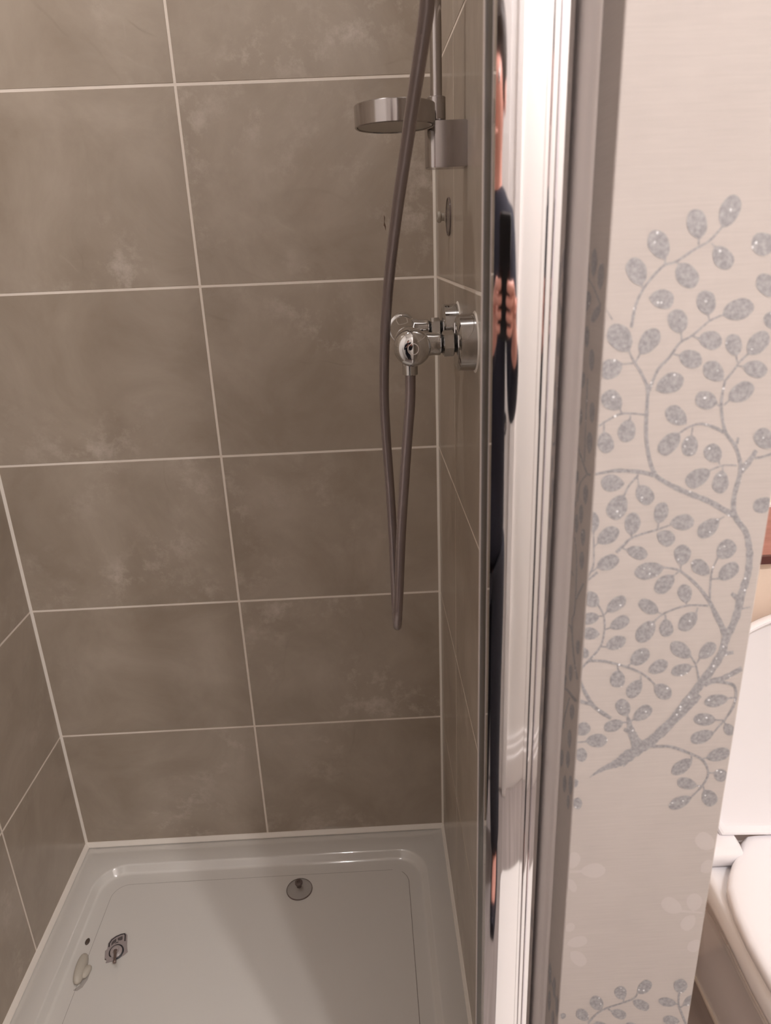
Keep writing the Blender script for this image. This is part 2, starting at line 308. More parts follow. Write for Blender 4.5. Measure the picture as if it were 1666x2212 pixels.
FACE_LEAVES=[[0.8448,1.2417,0.8378,1.2553,0.0049,0.0017],[0.8619,1.2507,0.858,1.2646,0.0051,0.0006],[0.8733,1.2558,0.8787,1.2701,0.0048,-0.0021],[0.8341,1.2291,0.8279,1.2424,0.0048,0.0015],[0.8708,1.246,0.8799,1.2355,-0.0038,-0.0026],[0.8528,1.2385,0.8623,1.2269,-0.0044,-0.0027],[0.9019,1.2473,0.8897,1.2459,-0.0018,0.0056],[0.906,1.2209,0.8955,1.2311,0.0034,0.0031],[0.8391,1.2224,0.852,1.2205,-0.0,-0.0049],[0.8712,1.2125,0.8676,1.2248,0.005,0.0006],[0.8795,1.2121,0.8948,1.2168,0.0026,-0.0051],[0.8576,1.2037,0.8528,1.2159,0.005,0.0012],[0.83,1.1957,0.8196,1.209,0.0049,0.0034],[0.8365,1.1937,0.8448,1.2059,0.0042,-0.003],[0.8677,1.2002,0.8803,1.1979,-0.0001,-0.0049],[0.889,1.1903,0.8851,1.2018,0.0043,0.0008],[0.8957,1.1911,0.9047,1.2017,0.0041,-0.0035],[0.8581,1.1917,0.8707,1.1873,-0.001,-0.0046],[0.9099,1.2041,0.9025,1.2118,0.0029,0.0025],[0.8832,1.1777,0.8725,1.1867,0.003,0.0037],[0.8941,1.1843,0.9075,1.1806,-0.0005,-0.0045],[0.8267,1.1887,0.8154,1.1836,-0.0027,0.0048],[0.8475,1.1737,0.8612,1.1798,0.0028,-0.0049],[0.8279,1.1641,0.8182,1.1732,0.0034,0.0038],[0.8816,1.1649,0.8693,1.168,0.0004,0.005],[0.8887,1.1661,0.9006,1.1741,0.0035,-0.0043],[0.8654,1.154,0.854,1.1629,0.0027,0.0039],[0.8338,1.1573,0.8315,1.1448,-0.0049,0.0015],[0.8198,1.1509,0.8224,1.1388,-0.0045,-0.0004],[0.8624,1.1482,0.8525,1.137,-0.0038,0.0036],[0.8699,1.1467,0.8687,1.1347,-0.0047,0.0012],[0.887,1.1307,0.8794,1.1406,0.0038,0.0028],[0.9172,1.138,0.9062,1.1476,0.0031,0.004],[0.8824,1.1255,0.8698,1.1175,-0.003,0.0045],[0.89,1.1248,0.8894,1.1114,-0.0048,0.0011],[0.8331,1.1202,0.8201,1.1212,-0.0003,0.0052],[0.8341,1.1126,0.8275,1.0989,-0.0052,0.0032],[0.8419,1.1181,0.8504,1.107,-0.0037,-0.0029],[0.9223,1.105,0.9114,1.1007,-0.0023,0.0045],[0.8558,1.0946,0.8576,1.1074,0.0042,-0.0012],[0.8402,1.088,0.8406,1.1019,0.0047,-0.0008],[0.8632,1.0938,0.8769,1.0947,0.001,-0.005],[0.8209,1.084,0.8322,1.0921,0.003,-0.0043],[0.8915,1.0948,0.8807,1.0851,-0.0034,0.0041],[0.8177,1.0908,0.8162,1.1035,0.0036,0.0001],[0.856,1.088,0.8663,1.0817,-0.0019,-0.0043],[0.8941,1.0706,0.9027,1.0799,0.0042,-0.0045],[0.8387,1.0786,0.8511,1.0738,-0.0009,-0.004],[0.8722,1.0667,0.8724,1.0798,0.0051,-0.001],[0.8216,1.0677,0.8339,1.0734,0.0021,-0.0045],[0.8613,1.0655,0.8445,1.0622,-0.0016,0.0055],[0.8899,1.0601,0.8787,1.0685,0.0021,0.0039],[0.8967,1.0563,0.907,1.0652,0.0033,-0.0042],[0.8682,1.0596,0.8585,1.0492,-0.0036,0.004],[0.8782,1.041,0.8752,1.0535,0.0043,0.0005],[0.8236,1.0423,0.8148,1.0503,0.0026,0.0038],[0.8295,1.0375,0.84,1.0467,0.0027,-0.0035],[0.8611,1.0352,0.8487,1.0435,0.0017,0.0039],[0.8245,1.0346,0.8142,1.032,-0.0011,0.004],[0.8324,1.026,0.8434,1.0322,0.0021,-0.004],[0.8593,1.0285,0.8503,1.0153,-0.0042,0.004],[0.8664,1.03,0.8685,1.0175,-0.0044,-0.0002],[0.8851,1.033,0.8761,1.0221,-0.0038,0.0041],[0.8254,1.0218,0.8147,1.0233,0.0001,0.0043],[0.8309,1.0122,0.8425,1.0176,0.002,-0.0044],[0.8145,1.0066,0.8191,1.011,0.0024,-0.0032],[0.8853,1.0024,0.8715,1.0122,0.0019,0.0045],[0.8913,1.0006,0.8995,1.011,0.0034,-0.0035],[0.8475,0.9994,0.8579,1.0083,0.0032,-0.0045],[0.8597,0.9925,0.8707,0.999,0.0024,-0.0044],[0.8865,0.9947,0.8741,0.9907,-0.0016,0.0042],[0.8396,0.9947,0.8397,0.9819,-0.0049,0.0007],[0.8549,0.986,0.8475,0.9742,-0.0037,0.0035],[0.8645,0.9815,0.8755,0.9725,-0.0024,-0.0045],[0.9132,0.9691,0.8982,0.9666,-0.0013,0.0048],[0.8482,0.9601,0.8417,0.9726,0.0039,0.0024],[0.8528,0.9563,0.8634,0.9657,0.0029,-0.0042],[0.8456,0.9547,0.8335,0.9503,-0.0016,0.0044],[0.9071,0.9528,0.8924,0.9543,-0.0005,0.005],[0.9071,0.9425,0.8925,0.9372,-0.0019,0.005],[0.8152,0.9479,0.8236,0.954,0.0026,-0.0044],[0.8225,0.9414,0.8363,0.9411,0.0005,-0.0055],[0.8153,0.9301,0.8234,0.9305,0.0008,-0.0056],[0.9052,0.9221,0.9201,0.9265,0.0019,-0.0052],[0.8948,0.9212,0.8827,0.9107,-0.003,0.0045],[0.9116,0.9093,0.9207,0.9048,-0.0009,-0.0049],[0.9008,0.899,0.8869,0.9038,0.0003,0.0048],[0.9067,0.8947,0.9151,0.8813,-0.004,-0.0032],[0.8979,0.8892,0.8836,0.8817,-0.0022,0.0047],[0.9141,0.9488,0.9204,0.9401,-0.0025,-0.0023],[0.8138,0.9087,0.8186,0.9051,-0.0013,-0.0032],[0.8157,0.8898,0.8225,0.8893,0.0003,-0.005],[0.8776,0.6986,0.8866,0.7106,0.0034,-0.005],[0.8669,0.6927,0.861,0.7068,0.004,0.0028],[0.8499,0.6827,0.8415,0.6972,0.0037,0.0041],[0.9103,0.6959,0.9108,0.7111,0.0055,-0.0019],[0.9089,0.6838,0.8947,0.6888,0.0002,0.0049],[0.9156,0.6817,0.9232,0.691,0.0025,-0.0038],[0.8746,0.6898,0.888,0.6802,-0.0013,-0.0049],[0.8582,0.6797,0.8703,0.6724,-0.001,-0.005],[0.8399,0.672,0.8304,0.6828,0.0023,0.0047],[0.9138,0.6632,0.9004,0.6667,-0.0001,0.0053],[0.8569,0.6603,0.8446,0.6661,0.0005,0.0045],[0.8821,0.658,0.8708,0.6638,0.0005,0.0037],[0.8192,0.6745,0.8202,0.6806,0.0021,-0.001]]
FACE_STEMS=[[[0.8728,1.2561,0.8737,1.2555],[0.867,1.2497,0.8678,1.2488],[0.8595,1.2457,0.8602,1.2447],[0.851,1.2404,0.8517,1.2393],[0.8447,1.2387,0.8455,1.2377],[0.8384,1.2325,0.8395,1.2316],[0.8347,1.2274,0.8359,1.2267],[0.8312,1.219,0.8326,1.2185],[0.8297,1.2077,0.8312,1.2073]],[[0.8614,1.2508,0.8624,1.2506],[0.8614,1.2477,0.8624,1.2475]],[[0.8449,1.242,0.8459,1.2419],[0.845,1.2382,0.8459,1.2381]],[[0.8507,1.2395,0.8513,1.2402],[0.8529,1.2379,0.8535,1.2385]],[[0.8336,1.2288,0.8346,1.2293],[0.8348,1.2268,0.8358,1.2273]],[[0.8683,1.2477,0.8688,1.2482],[0.871,1.2454,0.8715,1.2459]],[[0.8793,1.2126,0.8798,1.2117],[0.8719,1.2095,0.8726,1.2087],[0.8636,1.2025,0.8644,1.2016],[0.857,1.1987,0.8579,1.1978],[0.852,1.1913,0.8532,1.1904],[0.8462,1.1846,0.8475,1.1838],[0.8422,1.1727,0.8437,1.172]],[[0.8708,1.2124,0.8716,1.2125],[0.8719,1.209,0.8727,1.2092]],[[0.8571,1.2037,0.8581,1.2037],[0.8579,1.1989,0.8589,1.1989]],[[0.864,1.2013,0.8642,1.2021],[0.8676,1.1998,0.8679,1.2006]],[[0.8538,1.1922,0.8538,1.193],[0.8585,1.1913,0.8585,1.1921]],[[0.8296,1.1955,0.8304,1.1958],[0.8324,1.1901,0.8334,1.1906],[0.8363,1.1843,0.8376,1.185],[0.8403,1.1771,0.8419,1.1777],[0.8416,1.1722,0.8437,1.1725]],[[0.836,1.1939,0.8369,1.1934],[0.8336,1.1889,0.8346,1.1883]],[[0.8268,1.1879,0.8267,1.1886],[0.8331,1.1882,0.833,1.189]],[[0.8953,1.1915,0.8961,1.1907],[0.8909,1.1868,0.8918,1.1861],[0.8879,1.182,0.8889,1.1813],[0.8842,1.1773,0.8853,1.1764]],[[0.8886,1.1903,0.8895,1.1904],[0.8899,1.1864,0.8907,1.1865]],[[0.8156,1.2169,0.8162,1.2173],[0.8197,1.2117,0.8204,1.2122]],[[0.8412,1.1767,0.8428,1.1768],[0.8417,1.1732,0.8434,1.1731],[0.8419,1.161,0.8439,1.1608],[0.8425,1.1498,0.8447,1.1498],[0.8445,1.1382,0.8469,1.1386],[0.8491,1.1253,0.8513,1.1265],[0.8561,1.1189,0.8574,1.1214],[0.869,1.1118,0.87,1.1147],[0.8834,1.1054,0.8844,1.1084],[0.8948,1.0983,0.896,1.1015],[0.9007,1.0954,0.9017,1.0989]],[[0.8505,1.1259,0.8502,1.1229],[0.8412,1.1281,0.8411,1.1255],[0.829,1.1292,0.8292,1.127],[0.8215,1.1282,0.8219,1.1265],[0.8139,1.1268,0.8142,1.1255]],[[0.8408,1.1253,0.8418,1.1244],[0.8361,1.1192,0.8371,1.1184],[0.8335,1.1129,0.8346,1.1123]],[[0.8406,1.1232,0.8415,1.1233],[0.8419,1.1177,0.8427,1.1178]],[[0.8423,1.1604,0.8423,1.1592],[0.8353,1.1614,0.8354,1.1603],[0.8279,1.1614,0.8283,1.1603],[0.8208,1.158,0.8214,1.1571],[0.8166,1.1551,0.8173,1.1544],[0.8139,1.1523,0.8146,1.1516]],[[0.8292,1.1617,0.8284,1.1614],[0.8274,1.1654,0.8267,1.1651]],[[0.8335,1.1599,0.8344,1.1598],[0.8334,1.1574,0.8343,1.1572]],[[0.819,1.1561,0.8198,1.1561],[0.8193,1.1509,0.8202,1.1509]],[[0.8841,1.1771,0.8854,1.1768],[0.8835,1.17,0.885,1.1697],[0.8837,1.1619,0.8854,1.1619],[0.8876,1.1481,0.8893,1.1487],[0.8946,1.1387,0.8965,1.1395],[0.8988,1.128,0.9012,1.1282],[0.899,1.1207,0.9016,1.12],[0.8975,1.1113,0.9004,1.1106],[0.8978,1.1021,0.9009,1.1022],[0.9009,1.0939,0.9036,1.0954],[0.9073,1.0854,0.9104,1.0868],[0.9103,1.0765,0.9139,1.0769],[0.9114,1.0701,0.9155,1.0697],[0.9118,1.0584,0.9161,1.0572],[0.9098,1.0464,0.9144,1.0448],[0.9085,1.0314,0.9133,1.0295],[0.9058,1.0209,0.9108,1.0184]],[[0.8941,1.1847,0.8942,1.184],[0.8901,1.1849,0.8902,1.1841]],[[0.8815,1.1639,0.8819,1.1645],[0.8847,1.1615,0.8851,1.1622]],[[0.8884,1.1664,0.889,1.1657],[0.8854,1.1637,0.8862,1.1629]],[[0.8881,1.1486,0.8875,1.1469],[0.8817,1.1518,0.8813,1.1502],[0.8738,1.1539,0.874,1.1525],[0.8672,1.1522,0.8678,1.1511],[0.8621,1.1486,0.8627,1.1478]],[[0.8693,1.1516,0.8702,1.1515],[0.8691,1.1468,0.87,1.1466]],[[0.897,1.1403,0.8952,1.1408],[0.8971,1.1441,0.8959,1.1445]],[[0.9021,1.1229,0.8989,1.1256],[0.9063,1.1292,0.9036,1.1312],[0.9089,1.1355,0.9068,1.1369]],[[0.908,1.1309,0.9075,1.1324],[0.9124,1.1315,0.9119,1.1329],[0.9182,1.1334,0.9175,1.1347]],[[0.8977,1.1283,0.8979,1.1274],[0.8901,1.1287,0.8904,1.1278],[0.8822,1.126,0.8826,1.1251]],[[0.8866,1.1306,0.8874,1.1309],[0.8876,1.1286,0.8884,1.1289]],[[0.8904,1.1247,0.8895,1.1248],[0.8902,1.128,0.8893,1.1281]],[[0.8917,1.0944,0.8912,1.0952],[0.8949,1.0963,0.8945,1.097]],[[0.863,1.0935,0.8634,1.0925],[0.8556,1.0911,0.856,1.0899],[0.8412,1.087,0.8419,1.0856],[0.8352,1.0815,0.8364,1.08],[0.8314,1.0777,0.833,1.0761]],[[0.8553,1.0947,0.8563,1.0945],[0.8553,1.0906,0.8563,1.0904]],[[0.8398,1.0879,0.8407,1.0881],[0.8404,1.0854,0.8413,1.0855]],[[0.8174,1.0908,0.8181,1.0908],[0.8182,1.0792,0.8191,1.0791],[0.8183,1.0683,0.8193,1.068],[0.8145,1.0601,0.8155,1.0594]],[[0.8359,1.0787,0.8359,1.0797],[0.8386,1.0781,0.8387,1.0791]],[[0.8213,1.068,0.8218,1.0673],[0.8183,1.0656,0.8188,1.0649]],[[0.8213,1.0653,0.8223,1.0637],[0.8142,1.0606,0.815,1.0592]],[[0.8206,1.0841,0.8212,1.0834],[0.8183,1.0817,0.8189,1.0811]],[[0.8613,1.065,0.8614,1.066],[0.8715,1.0621,0.8721,1.0635],[0.8835,1.051,0.8848,1.0525],[0.8917,1.0399,0.8936,1.0413],[0.8965,1.0306,0.8991,1.0321],[0.9015,1.0212,0.9047,1.0227],[0.9051,1.0126,0.9089,1.0141]],[[0.8717,1.0667,0.8727,1.0666],[0.8717,1.0629,0.8727,1.0627]],[[0.8685,1.0592,0.8679,1.0599],[0.8718,1.0621,0.8712,1.0628]],[[0.8937,1.0704,0.8946,1.0699],[0.8911,1.0619,0.8922,1.0616],[0.8913,1.0496,0.8926,1.0494],[0.8919,1.0407,0.8934,1.0405]],[[0.8966,1.0568,0.8968,1.0557],[0.8921,1.0566,0.8923,1.0556]],[[0.8921,1.0386,0.8922,1.0373],[0.8782,1.0394,0.8786,1.0381],[0.8649,1.0347,0.8655,1.0335],[0.8588,1.0291,0.8597,1.028]],[[0.8777,1.041,0.8786,1.041],[0.8779,1.0388,0.8789,1.0387]],[[0.8656,1.0332,0.8666,1.0331],[0.8659,1.03,0.8669,1.0299]],[[0.8609,1.0348,0.8612,1.0356],[0.8635,1.0336,0.8637,1.0344]],[[0.8855,1.0328,0.8847,1.0331],[0.8862,1.0368,0.8854,1.0371]],[[0.905,1.0447,0.9063,1.0467],[0.911,1.0387,0.913,1.0421]],[[0.9067,1.0014,0.9059,1.0047],[0.9127,1.0024,0.9121,1.0049]],[[0.9129,1.034,0.9126,1.0351],[0.9188,1.0351,0.9186,1.036]],[[0.8232,1.042,0.824,1.0425],[0.8268,1.0352,0.8278,1.0355],[0.8281,1.0263,0.8293,1.0261],[0.8266,1.0137,0.8277,1.013],[0.8199,1.004,0.821,1.0029],[0.8145,0.9972,0.8156,0.996]],[[0.8292,1.0378,0.8299,1.0371],[0.8275,1.0357,0.8283,1.0349]],[[0.8322,1.0265,0.8326,1.0255],[0.8289,1.0253,0.8293,1.0243]],[[0.8309,1.0128,0.8309,1.0117],[0.827,1.0135,0.827,1.0123]],[[0.8246,1.0342,0.8245,1.0351],[0.8274,1.034,0.8273,1.0349]],[[0.8205,1.0019,0.8204,1.004],[0.8303,1.001,0.8305,1.0028],[0.8438,0.9965,0.8441,0.9981],[0.8558,0.9901,0.8564,0.9914],[0.8641,0.982,0.8647,0.983]],[[0.8384,0.9985,0.8394,0.9986],[0.8391,0.9946,0.8401,0.9947]],[[0.854,0.9899,0.855,0.9899],[0.8544,0.986,0.8554,0.986]],[[0.8471,0.9999,0.8479,0.999],[0.8448,0.9977,0.8456,0.9967]],[[0.8849,1.0022,0.8857,1.0027],[0.8888,0.9953,0.8899,0.9957],[0.8921,0.9836,0.8935,0.9838]],[[0.8908,1.001,0.8917,1.0003],[0.8892,0.9973,0.8901,0.9966]],[[0.8866,0.9942,0.8865,0.9952],[0.8895,0.9941,0.8894,0.995]],[[0.8974,0.9789,0.8956,0.9831],[0.9025,0.981,0.901,0.985],[0.9087,0.9827,0.9069,0.9864],[0.9205,0.9896,0.9186,0.993]],[[0.9054,0.981,0.9058,0.9838],[0.9155,0.9777,0.917,0.979],[0.9176,0.9656,0.9192,0.965],[0.9131,0.9528,0.9142,0.9521]],[[0.9133,0.9685,0.9131,0.9697],[0.9177,0.9688,0.9175,0.97]],[[0.8136,0.9899,0.8155,0.9908],[0.8184,0.9788,0.8203,0.98],[0.8252,0.9671,0.8268,0.969],[0.837,0.9571,0.8383,0.9595]],[[0.8146,0.9714,0.8148,0.9741],[0.824,0.9688,0.8243,0.9715]],[[0.9058,1.0212,0.9107,1.0184],[0.9034,1.0137,0.9085,1.0113],[0.9027,1.0064,0.9078,1.0036],[0.8984,0.9957,0.9033,0.992],[0.893,0.9856,0.8978,0.9815],[0.8859,0.9733,0.8907,0.969],[0.8758,0.9559,0.8807,0.9514],[0.8736,0.9526,0.8784,0.9479]],[[0.892,0.9755,0.8961,0.971],[0.8836,0.9653,0.8881,0.9603],[0.8736,0.953,0.8785,0.9474],[0.8634,0.9416,0.8685,0.9352]],[[0.8654,0.9434,0.8697,0.9363],[0.8572,0.9372,0.8616,0.9299],[0.8514,0.933,0.856,0.9254],[0.846,0.9286,0.8508,0.9209]],[[0.8473,0.9297,0.8519,0.9218],[0.8438,0.9259,0.8472,0.9193],[0.8402,0.9231,0.8423,0.9178],[0.8354,0.9201,0.837,0.9165],[0.8298,0.9153,0.8308,0.9135],[0.8262,0.9111,0.8263,0.9108]],[[0.8498,0.9298,0.8553,0.9255],[0.849,0.9248,0.8524,0.9223],[0.8484,0.9191,0.8495,0.9184]],[[0.9131,0.9529,0.9142,0.9519],[0.9095,0.9475,0.9105,0.9465],[0.9067,0.943,0.9076,0.9421]],[[0.9072,0.9522,0.9071,0.9534],[0.9129,0.9513,0.9128,0.9526]],[[0.9117,0.9516,0.9123,0.9524],[0.9152,0.9478,0.9158,0.9486]],[[0.861,0.9367,0.8542,0.9328],[0.8566,0.9437,0.8512,0.9409],[0.8533,0.9493,0.8492,0.948],[0.851,0.9552,0.8484,0.9546],[0.8487,0.9602,0.8477,0.96]],[[0.8457,0.954,0.8456,0.9553],[0.8498,0.9538,0.8497,0.955]],[[0.8524,0.9573,0.853,0.9562],[0.85,0.9554,0.8506,0.9543]],[[0.8466,0.948,0.8472,0.9503],[0.8514,0.9448,0.8523,0.9479]],[[0.8647,0.9329,0.8645,0.9357],[0.8717,0.9326,0.8715,0.9351],[0.8803,0.9316,0.8805,0.9339],[0.894,0.9251,0.8945,0.927],[0.9023,0.9195,0.9034,0.9207],[0.907,0.9091,0.9084,0.9089],[0.9039,0.8987,0.9051,0.8977],[0.8975,0.8897,0.8983,0.8887]],[[0.8938,0.9255,0.8948,0.9255],[0.8942,0.9212,0.8953,0.9211]],[[0.9028,0.9212,0.9025,0.9223],[0.9054,0.9216,0.9051,0.9226]],[[0.9081,0.909,0.908,0.9101],[0.9117,0.9087,0.9116,0.9098]],[[0.9009,0.8984,0.9008,0.8997],[0.9047,0.8981,0.9045,0.8994]],[[0.9048,0.8986,0.9058,0.8989],[0.9062,0.8946,0.9072,0.8949]],[[0.8153,0.9397,0.8151,0.9412],[0.8226,0.9404,0.8224,0.9416]],[[0.8771,0.6992,0.878,0.6981],[0.8725,0.6923,0.8732,0.6906],[0.8496,0.6821,0.8505,0.6802],[0.8395,0.6682,0.8408,0.6663]],[[0.8663,0.6929,0.8674,0.6925],[0.8661,0.6888,0.8672,0.6884]],[[0.8585,0.6803,0.8579,0.6791],[0.8556,0.6832,0.855,0.6819]],[[0.8741,0.6894,0.875,0.6901],[0.8761,0.6854,0.8769,0.6862]],[[0.9096,0.696,0.9111,0.6957],[0.9103,0.6835,0.9119,0.6837],[0.9135,0.6737,0.915,0.6744],[0.9189,0.6589,0.9204,0.6597]],[[0.909,0.683,0.9089,0.6846],[0.9117,0.6825,0.9116,0.684]],[[0.9152,0.6823,0.916,0.681],[0.9126,0.6795,0.9134,0.6782]]]
PALE_LEAVES=[[0.9193,0.8431,0.9059,0.8548,0.0027,0.0061],[0.8256,0.8276,0.8429,0.8276,0.0007,-0.0068],[0.8179,0.8313,0.8208,0.8455,0.0045,-0.0022],[0.9133,0.821,0.9212,0.8294,0.0033,-0.0048],[0.9026,0.783,0.8873,0.7949,0.0022,0.0062],[0.9112,0.783,0.9118,0.7997,0.0059,-0.002],[0.9129,0.7774,0.9057,0.7643,-0.0042,0.0045],[0.8177,0.7698,0.8229,0.7763,0.0022,-0.0032],[0.8194,0.7558,0.834,0.7595,0.0013,-0.0055],[0.8224,0.7471,0.8341,0.7332,-0.0029,-0.0049],[0.9216,0.7504,0.9121,0.7427,-0.0028,0.0053],[0.8171,0.8205,0.8222,0.8084,-0.0025,-0.0016]]
PALE_STEMS=[[[0.8173,0.8265,0.817,0.8288],[0.8257,0.8265,0.8255,0.8287]],[[0.9027,0.7818,0.9026,0.7842],[0.9192,0.7793,0.9191,0.7809]],[[0.9106,0.7824,0.9118,0.7835],[0.9121,0.7805,0.9129,0.7812]]]
REVEAL_LEAVES=[[-0.8621,1.232,-0.8534,1.2443,-0.006,0.0003],[-0.8726,1.2331,-0.8719,1.2475,-0.005,0.0001],[-0.8852,1.227,-0.8856,1.2404,-0.0053,0.0001],[-0.8632,1.2142,-0.8647,1.2249,-0.0067,0.0003],[-0.8868,1.2191,-0.8752,1.2089,0.0052,0.0003],[-0.8538,1.1956,-0.8523,1.2059,-0.0045,0.0006],[-0.8682,1.1943,-0.8663,1.206,-0.0043,0.0006],[-0.8546,1.1805,-0.8531,1.191,-0.0053,0.0008],[-0.8796,1.1827,-0.8777,1.1946,-0.0046,0.0007],[-0.864,1.1704,-0.8628,1.1793,-0.0056,0.0009],[-0.8527,1.1587,-0.8511,1.1703,-0.0037,0.0007],[-0.8861,1.1545,-0.8843,1.166,-0.0046,0.001],[-0.8632,1.1475,-0.8618,1.1575,-0.0051,0.0011],[-0.8506,1.1551,-0.8495,1.1637,-0.004,0.0008],[-0.885,1.136,-0.883,1.1482,-0.0052,0.0014],[-0.852,1.1176,-0.8507,1.1274,-0.0034,0.001],[-0.8622,1.1097,-0.861,1.1187,-0.0059,0.0019],[-0.8522,1.1004,-0.8513,1.1088,-0.0041,0.0014],[-0.8598,1.0919,-0.8587,1.1006,-0.0054,0.002],[-0.8837,1.1042,-0.8819,1.1158,-0.0046,0.0016],[-0.8773,1.0894,-0.8756,1.1011,-0.004,0.0015],[-0.8694,1.0796,-0.8676,1.0919,-0.0039,0.0015],[-0.8572,1.0737,-0.8569,1.079,-0.0052,0.002],[-0.8838,1.0773,-0.8822,1.0878,-0.0043,0.0018],[-0.8842,1.0615,-0.8825,1.073,-0.0044,0.0019],[-0.8568,1.0345,-0.855,1.0479,-0.0054,0.0026],[-0.8551,1.0175,-0.8536,1.0295,-0.0056,0.0029],[-0.8589,0.988,-0.8568,1.003,-0.0051,0.0031],[-0.8872,1.0029,-0.8858,1.0126,-0.0039,0.0024],[-0.8615,0.9737,-0.8596,0.9879,-0.0043,0.0028],[-0.8753,0.9745,-0.8736,0.9866,-0.004,0.0025],[-0.8621,0.961,-0.861,0.9707,-0.0052,0.0035],[-0.8535,0.932,-0.852,0.9442,-0.0047,0.0034],[-0.8837,0.95,-0.8822,0.9613,-0.0048,0.0034],[-0.8551,0.9123,-0.8544,0.9208,-0.0048,0.0037],[-0.8819,0.9257,-0.88,0.9392,-0.0041,0.0032],[-0.8662,0.8966,-0.8645,0.91,-0.0048,0.004],[-0.8812,0.9081,-0.8795,0.921,-0.0043,0.0036],[-0.8771,0.8829,-0.8753,0.8963,-0.0041,0.0036],[-0.8906,0.8929,-0.8885,0.9077,-0.0042,0.0036],[-0.8876,0.8775,-0.8861,0.8888,-0.0034,0.0031],[-0.8698,0.6777,-0.8671,0.699,-0.0036,0.0049],[-0.8824,0.6804,-0.8799,0.7001,-0.0038,0.0052],[-0.8722,0.6498,-0.8696,0.6704,-0.004,0.0057],[-0.8923,0.6727,-0.8897,0.6922,-0.0036,0.0052],[-0.8837,0.648,-0.8817,0.6644,-0.0038,0.0057]]
REVEAL_STEMS=[[[-0.8609,1.2318,-0.8633,1.2323],[-0.8738,1.2266,-0.8762,1.227],[-0.8868,1.2186,-0.8892,1.2191]],[[-0.8509,1.1474,-0.8537,1.1481],[-0.8525,1.1378,-0.8557,1.1389],[-0.877,1.1242,-0.8801,1.1255],[-0.8827,1.1225,-0.8854,1.1242],[-0.8892,1.1235,-0.8905,1.1252]],[[-0.8718,1.1774,-0.8743,1.1778],[-0.8733,1.1511,-0.8758,1.1516],[-0.8753,1.1279,-0.8778,1.1286]],[[-0.8828,1.1232,-0.8852,1.1234],[-0.869,1.1121,-0.8717,1.1127],[-0.8659,1.0992,-0.8686,1.1]],[[-0.865,1.0752,-0.8672,1.0762],[-0.8721,1.0604,-0.8745,1.0615],[-0.8737,1.028,-0.8765,1.0295],[-0.8695,1.0171,-0.8727,1.0189],[-0.8763,0.9966,-0.8797,0.9989],[-0.8876,0.9841,-0.8912,0.9867]],[[-0.8878,1.0538,-0.891,1.0549],[-0.8747,1.0363,-0.8782,1.0376]],[[-0.8513,1.0498,-0.8538,1.0514],[-0.867,1.0487,-0.8693,1.0502]],[[-0.8519,1.0027,-0.851,1.0034],[-0.8651,1.0113,-0.867,1.0132],[-0.8715,1.0084,-0.8741,1.0102]],[[-0.8531,0.953,-0.8538,0.9549],[-0.8671,0.9615,-0.8702,0.9651],[-0.8874,0.9664,-0.8918,0.9709]],[[-0.8738,0.9607,-0.8771,0.9628],[-0.865,0.9373,-0.8682,0.9395],[-0.8635,0.9273,-0.8665,0.9295]],[[-0.8587,0.6816,-0.8616,0.6857],[-0.8803,0.6843,-0.8833,0.6888],[-0.894,0.6774,-0.8971,0.6823]]]

put_pattern(FACE_LEAVES, FACE_STEMS, on_face, 3, 0.00012)
put_pattern(REVEAL_LEAVES, REVEAL_STEMS, on_reveal, 3, 0.00012)
put_pattern(PALE_LEAVES, PALE_STEMS, on_face, 4, 0.00012)
structure(obj('wall_right', bm, [M['tile'], M['grout'], M['paper'], M['glitter'], M['pale']]))
# toilet side and the rest of the bathroom
bm = bmesh.new(); box(bm, XP, XR, -0.052, 0.08, ZF, ZC)
structure(obj('wall_back_toilet', bm, M['cream']))
bm = bmesh.new(); box(bm, XP, XR, -0.26, -0.052, ZF, 0.758)
structure(obj('wall_boxing', bm, M['peach']))
bm = bmesh.new(); box(bm, XR, XR + 0.08, YB, 0.08, ZF, ZC); structure(obj('wall_right_bathroom', bm, M['cream']))
bm = bmesh.new(); box(bm, -0.08, XR + 0.08, YB - 0.08, YB, ZF, ZC); structure(obj('wall_rear', bm, M['white']))
bm = bmesh.new(); box(bm, -0.08, XR + 0.08, YB - 0.08, 0.08, ZC, ZC + 0.06); structure(obj('ceiling', bm, M['white']))
bm = bmesh.new(); box(bm, -0.08, XR + 0.08, YB - 0.08, 0.08, ZF - 0.06, ZF); structure(obj('floor', bm, M['floor']))
bm = bmesh.new(); box(bm, 0.78, XR, YB, YB + 0.018, ZF, ZF + 0.10, 0.004); box(bm, 0.78, XR, YB, YB + 0.012, ZF + 0.10, ZF + 0.13, 0.004); box(bm, 0.78, XR, YB, YB + 0.007, ZF + 0.13, ZF + 0.155, 0.003)
structure(obj('baseboard_rear', bm, M['gloss']))
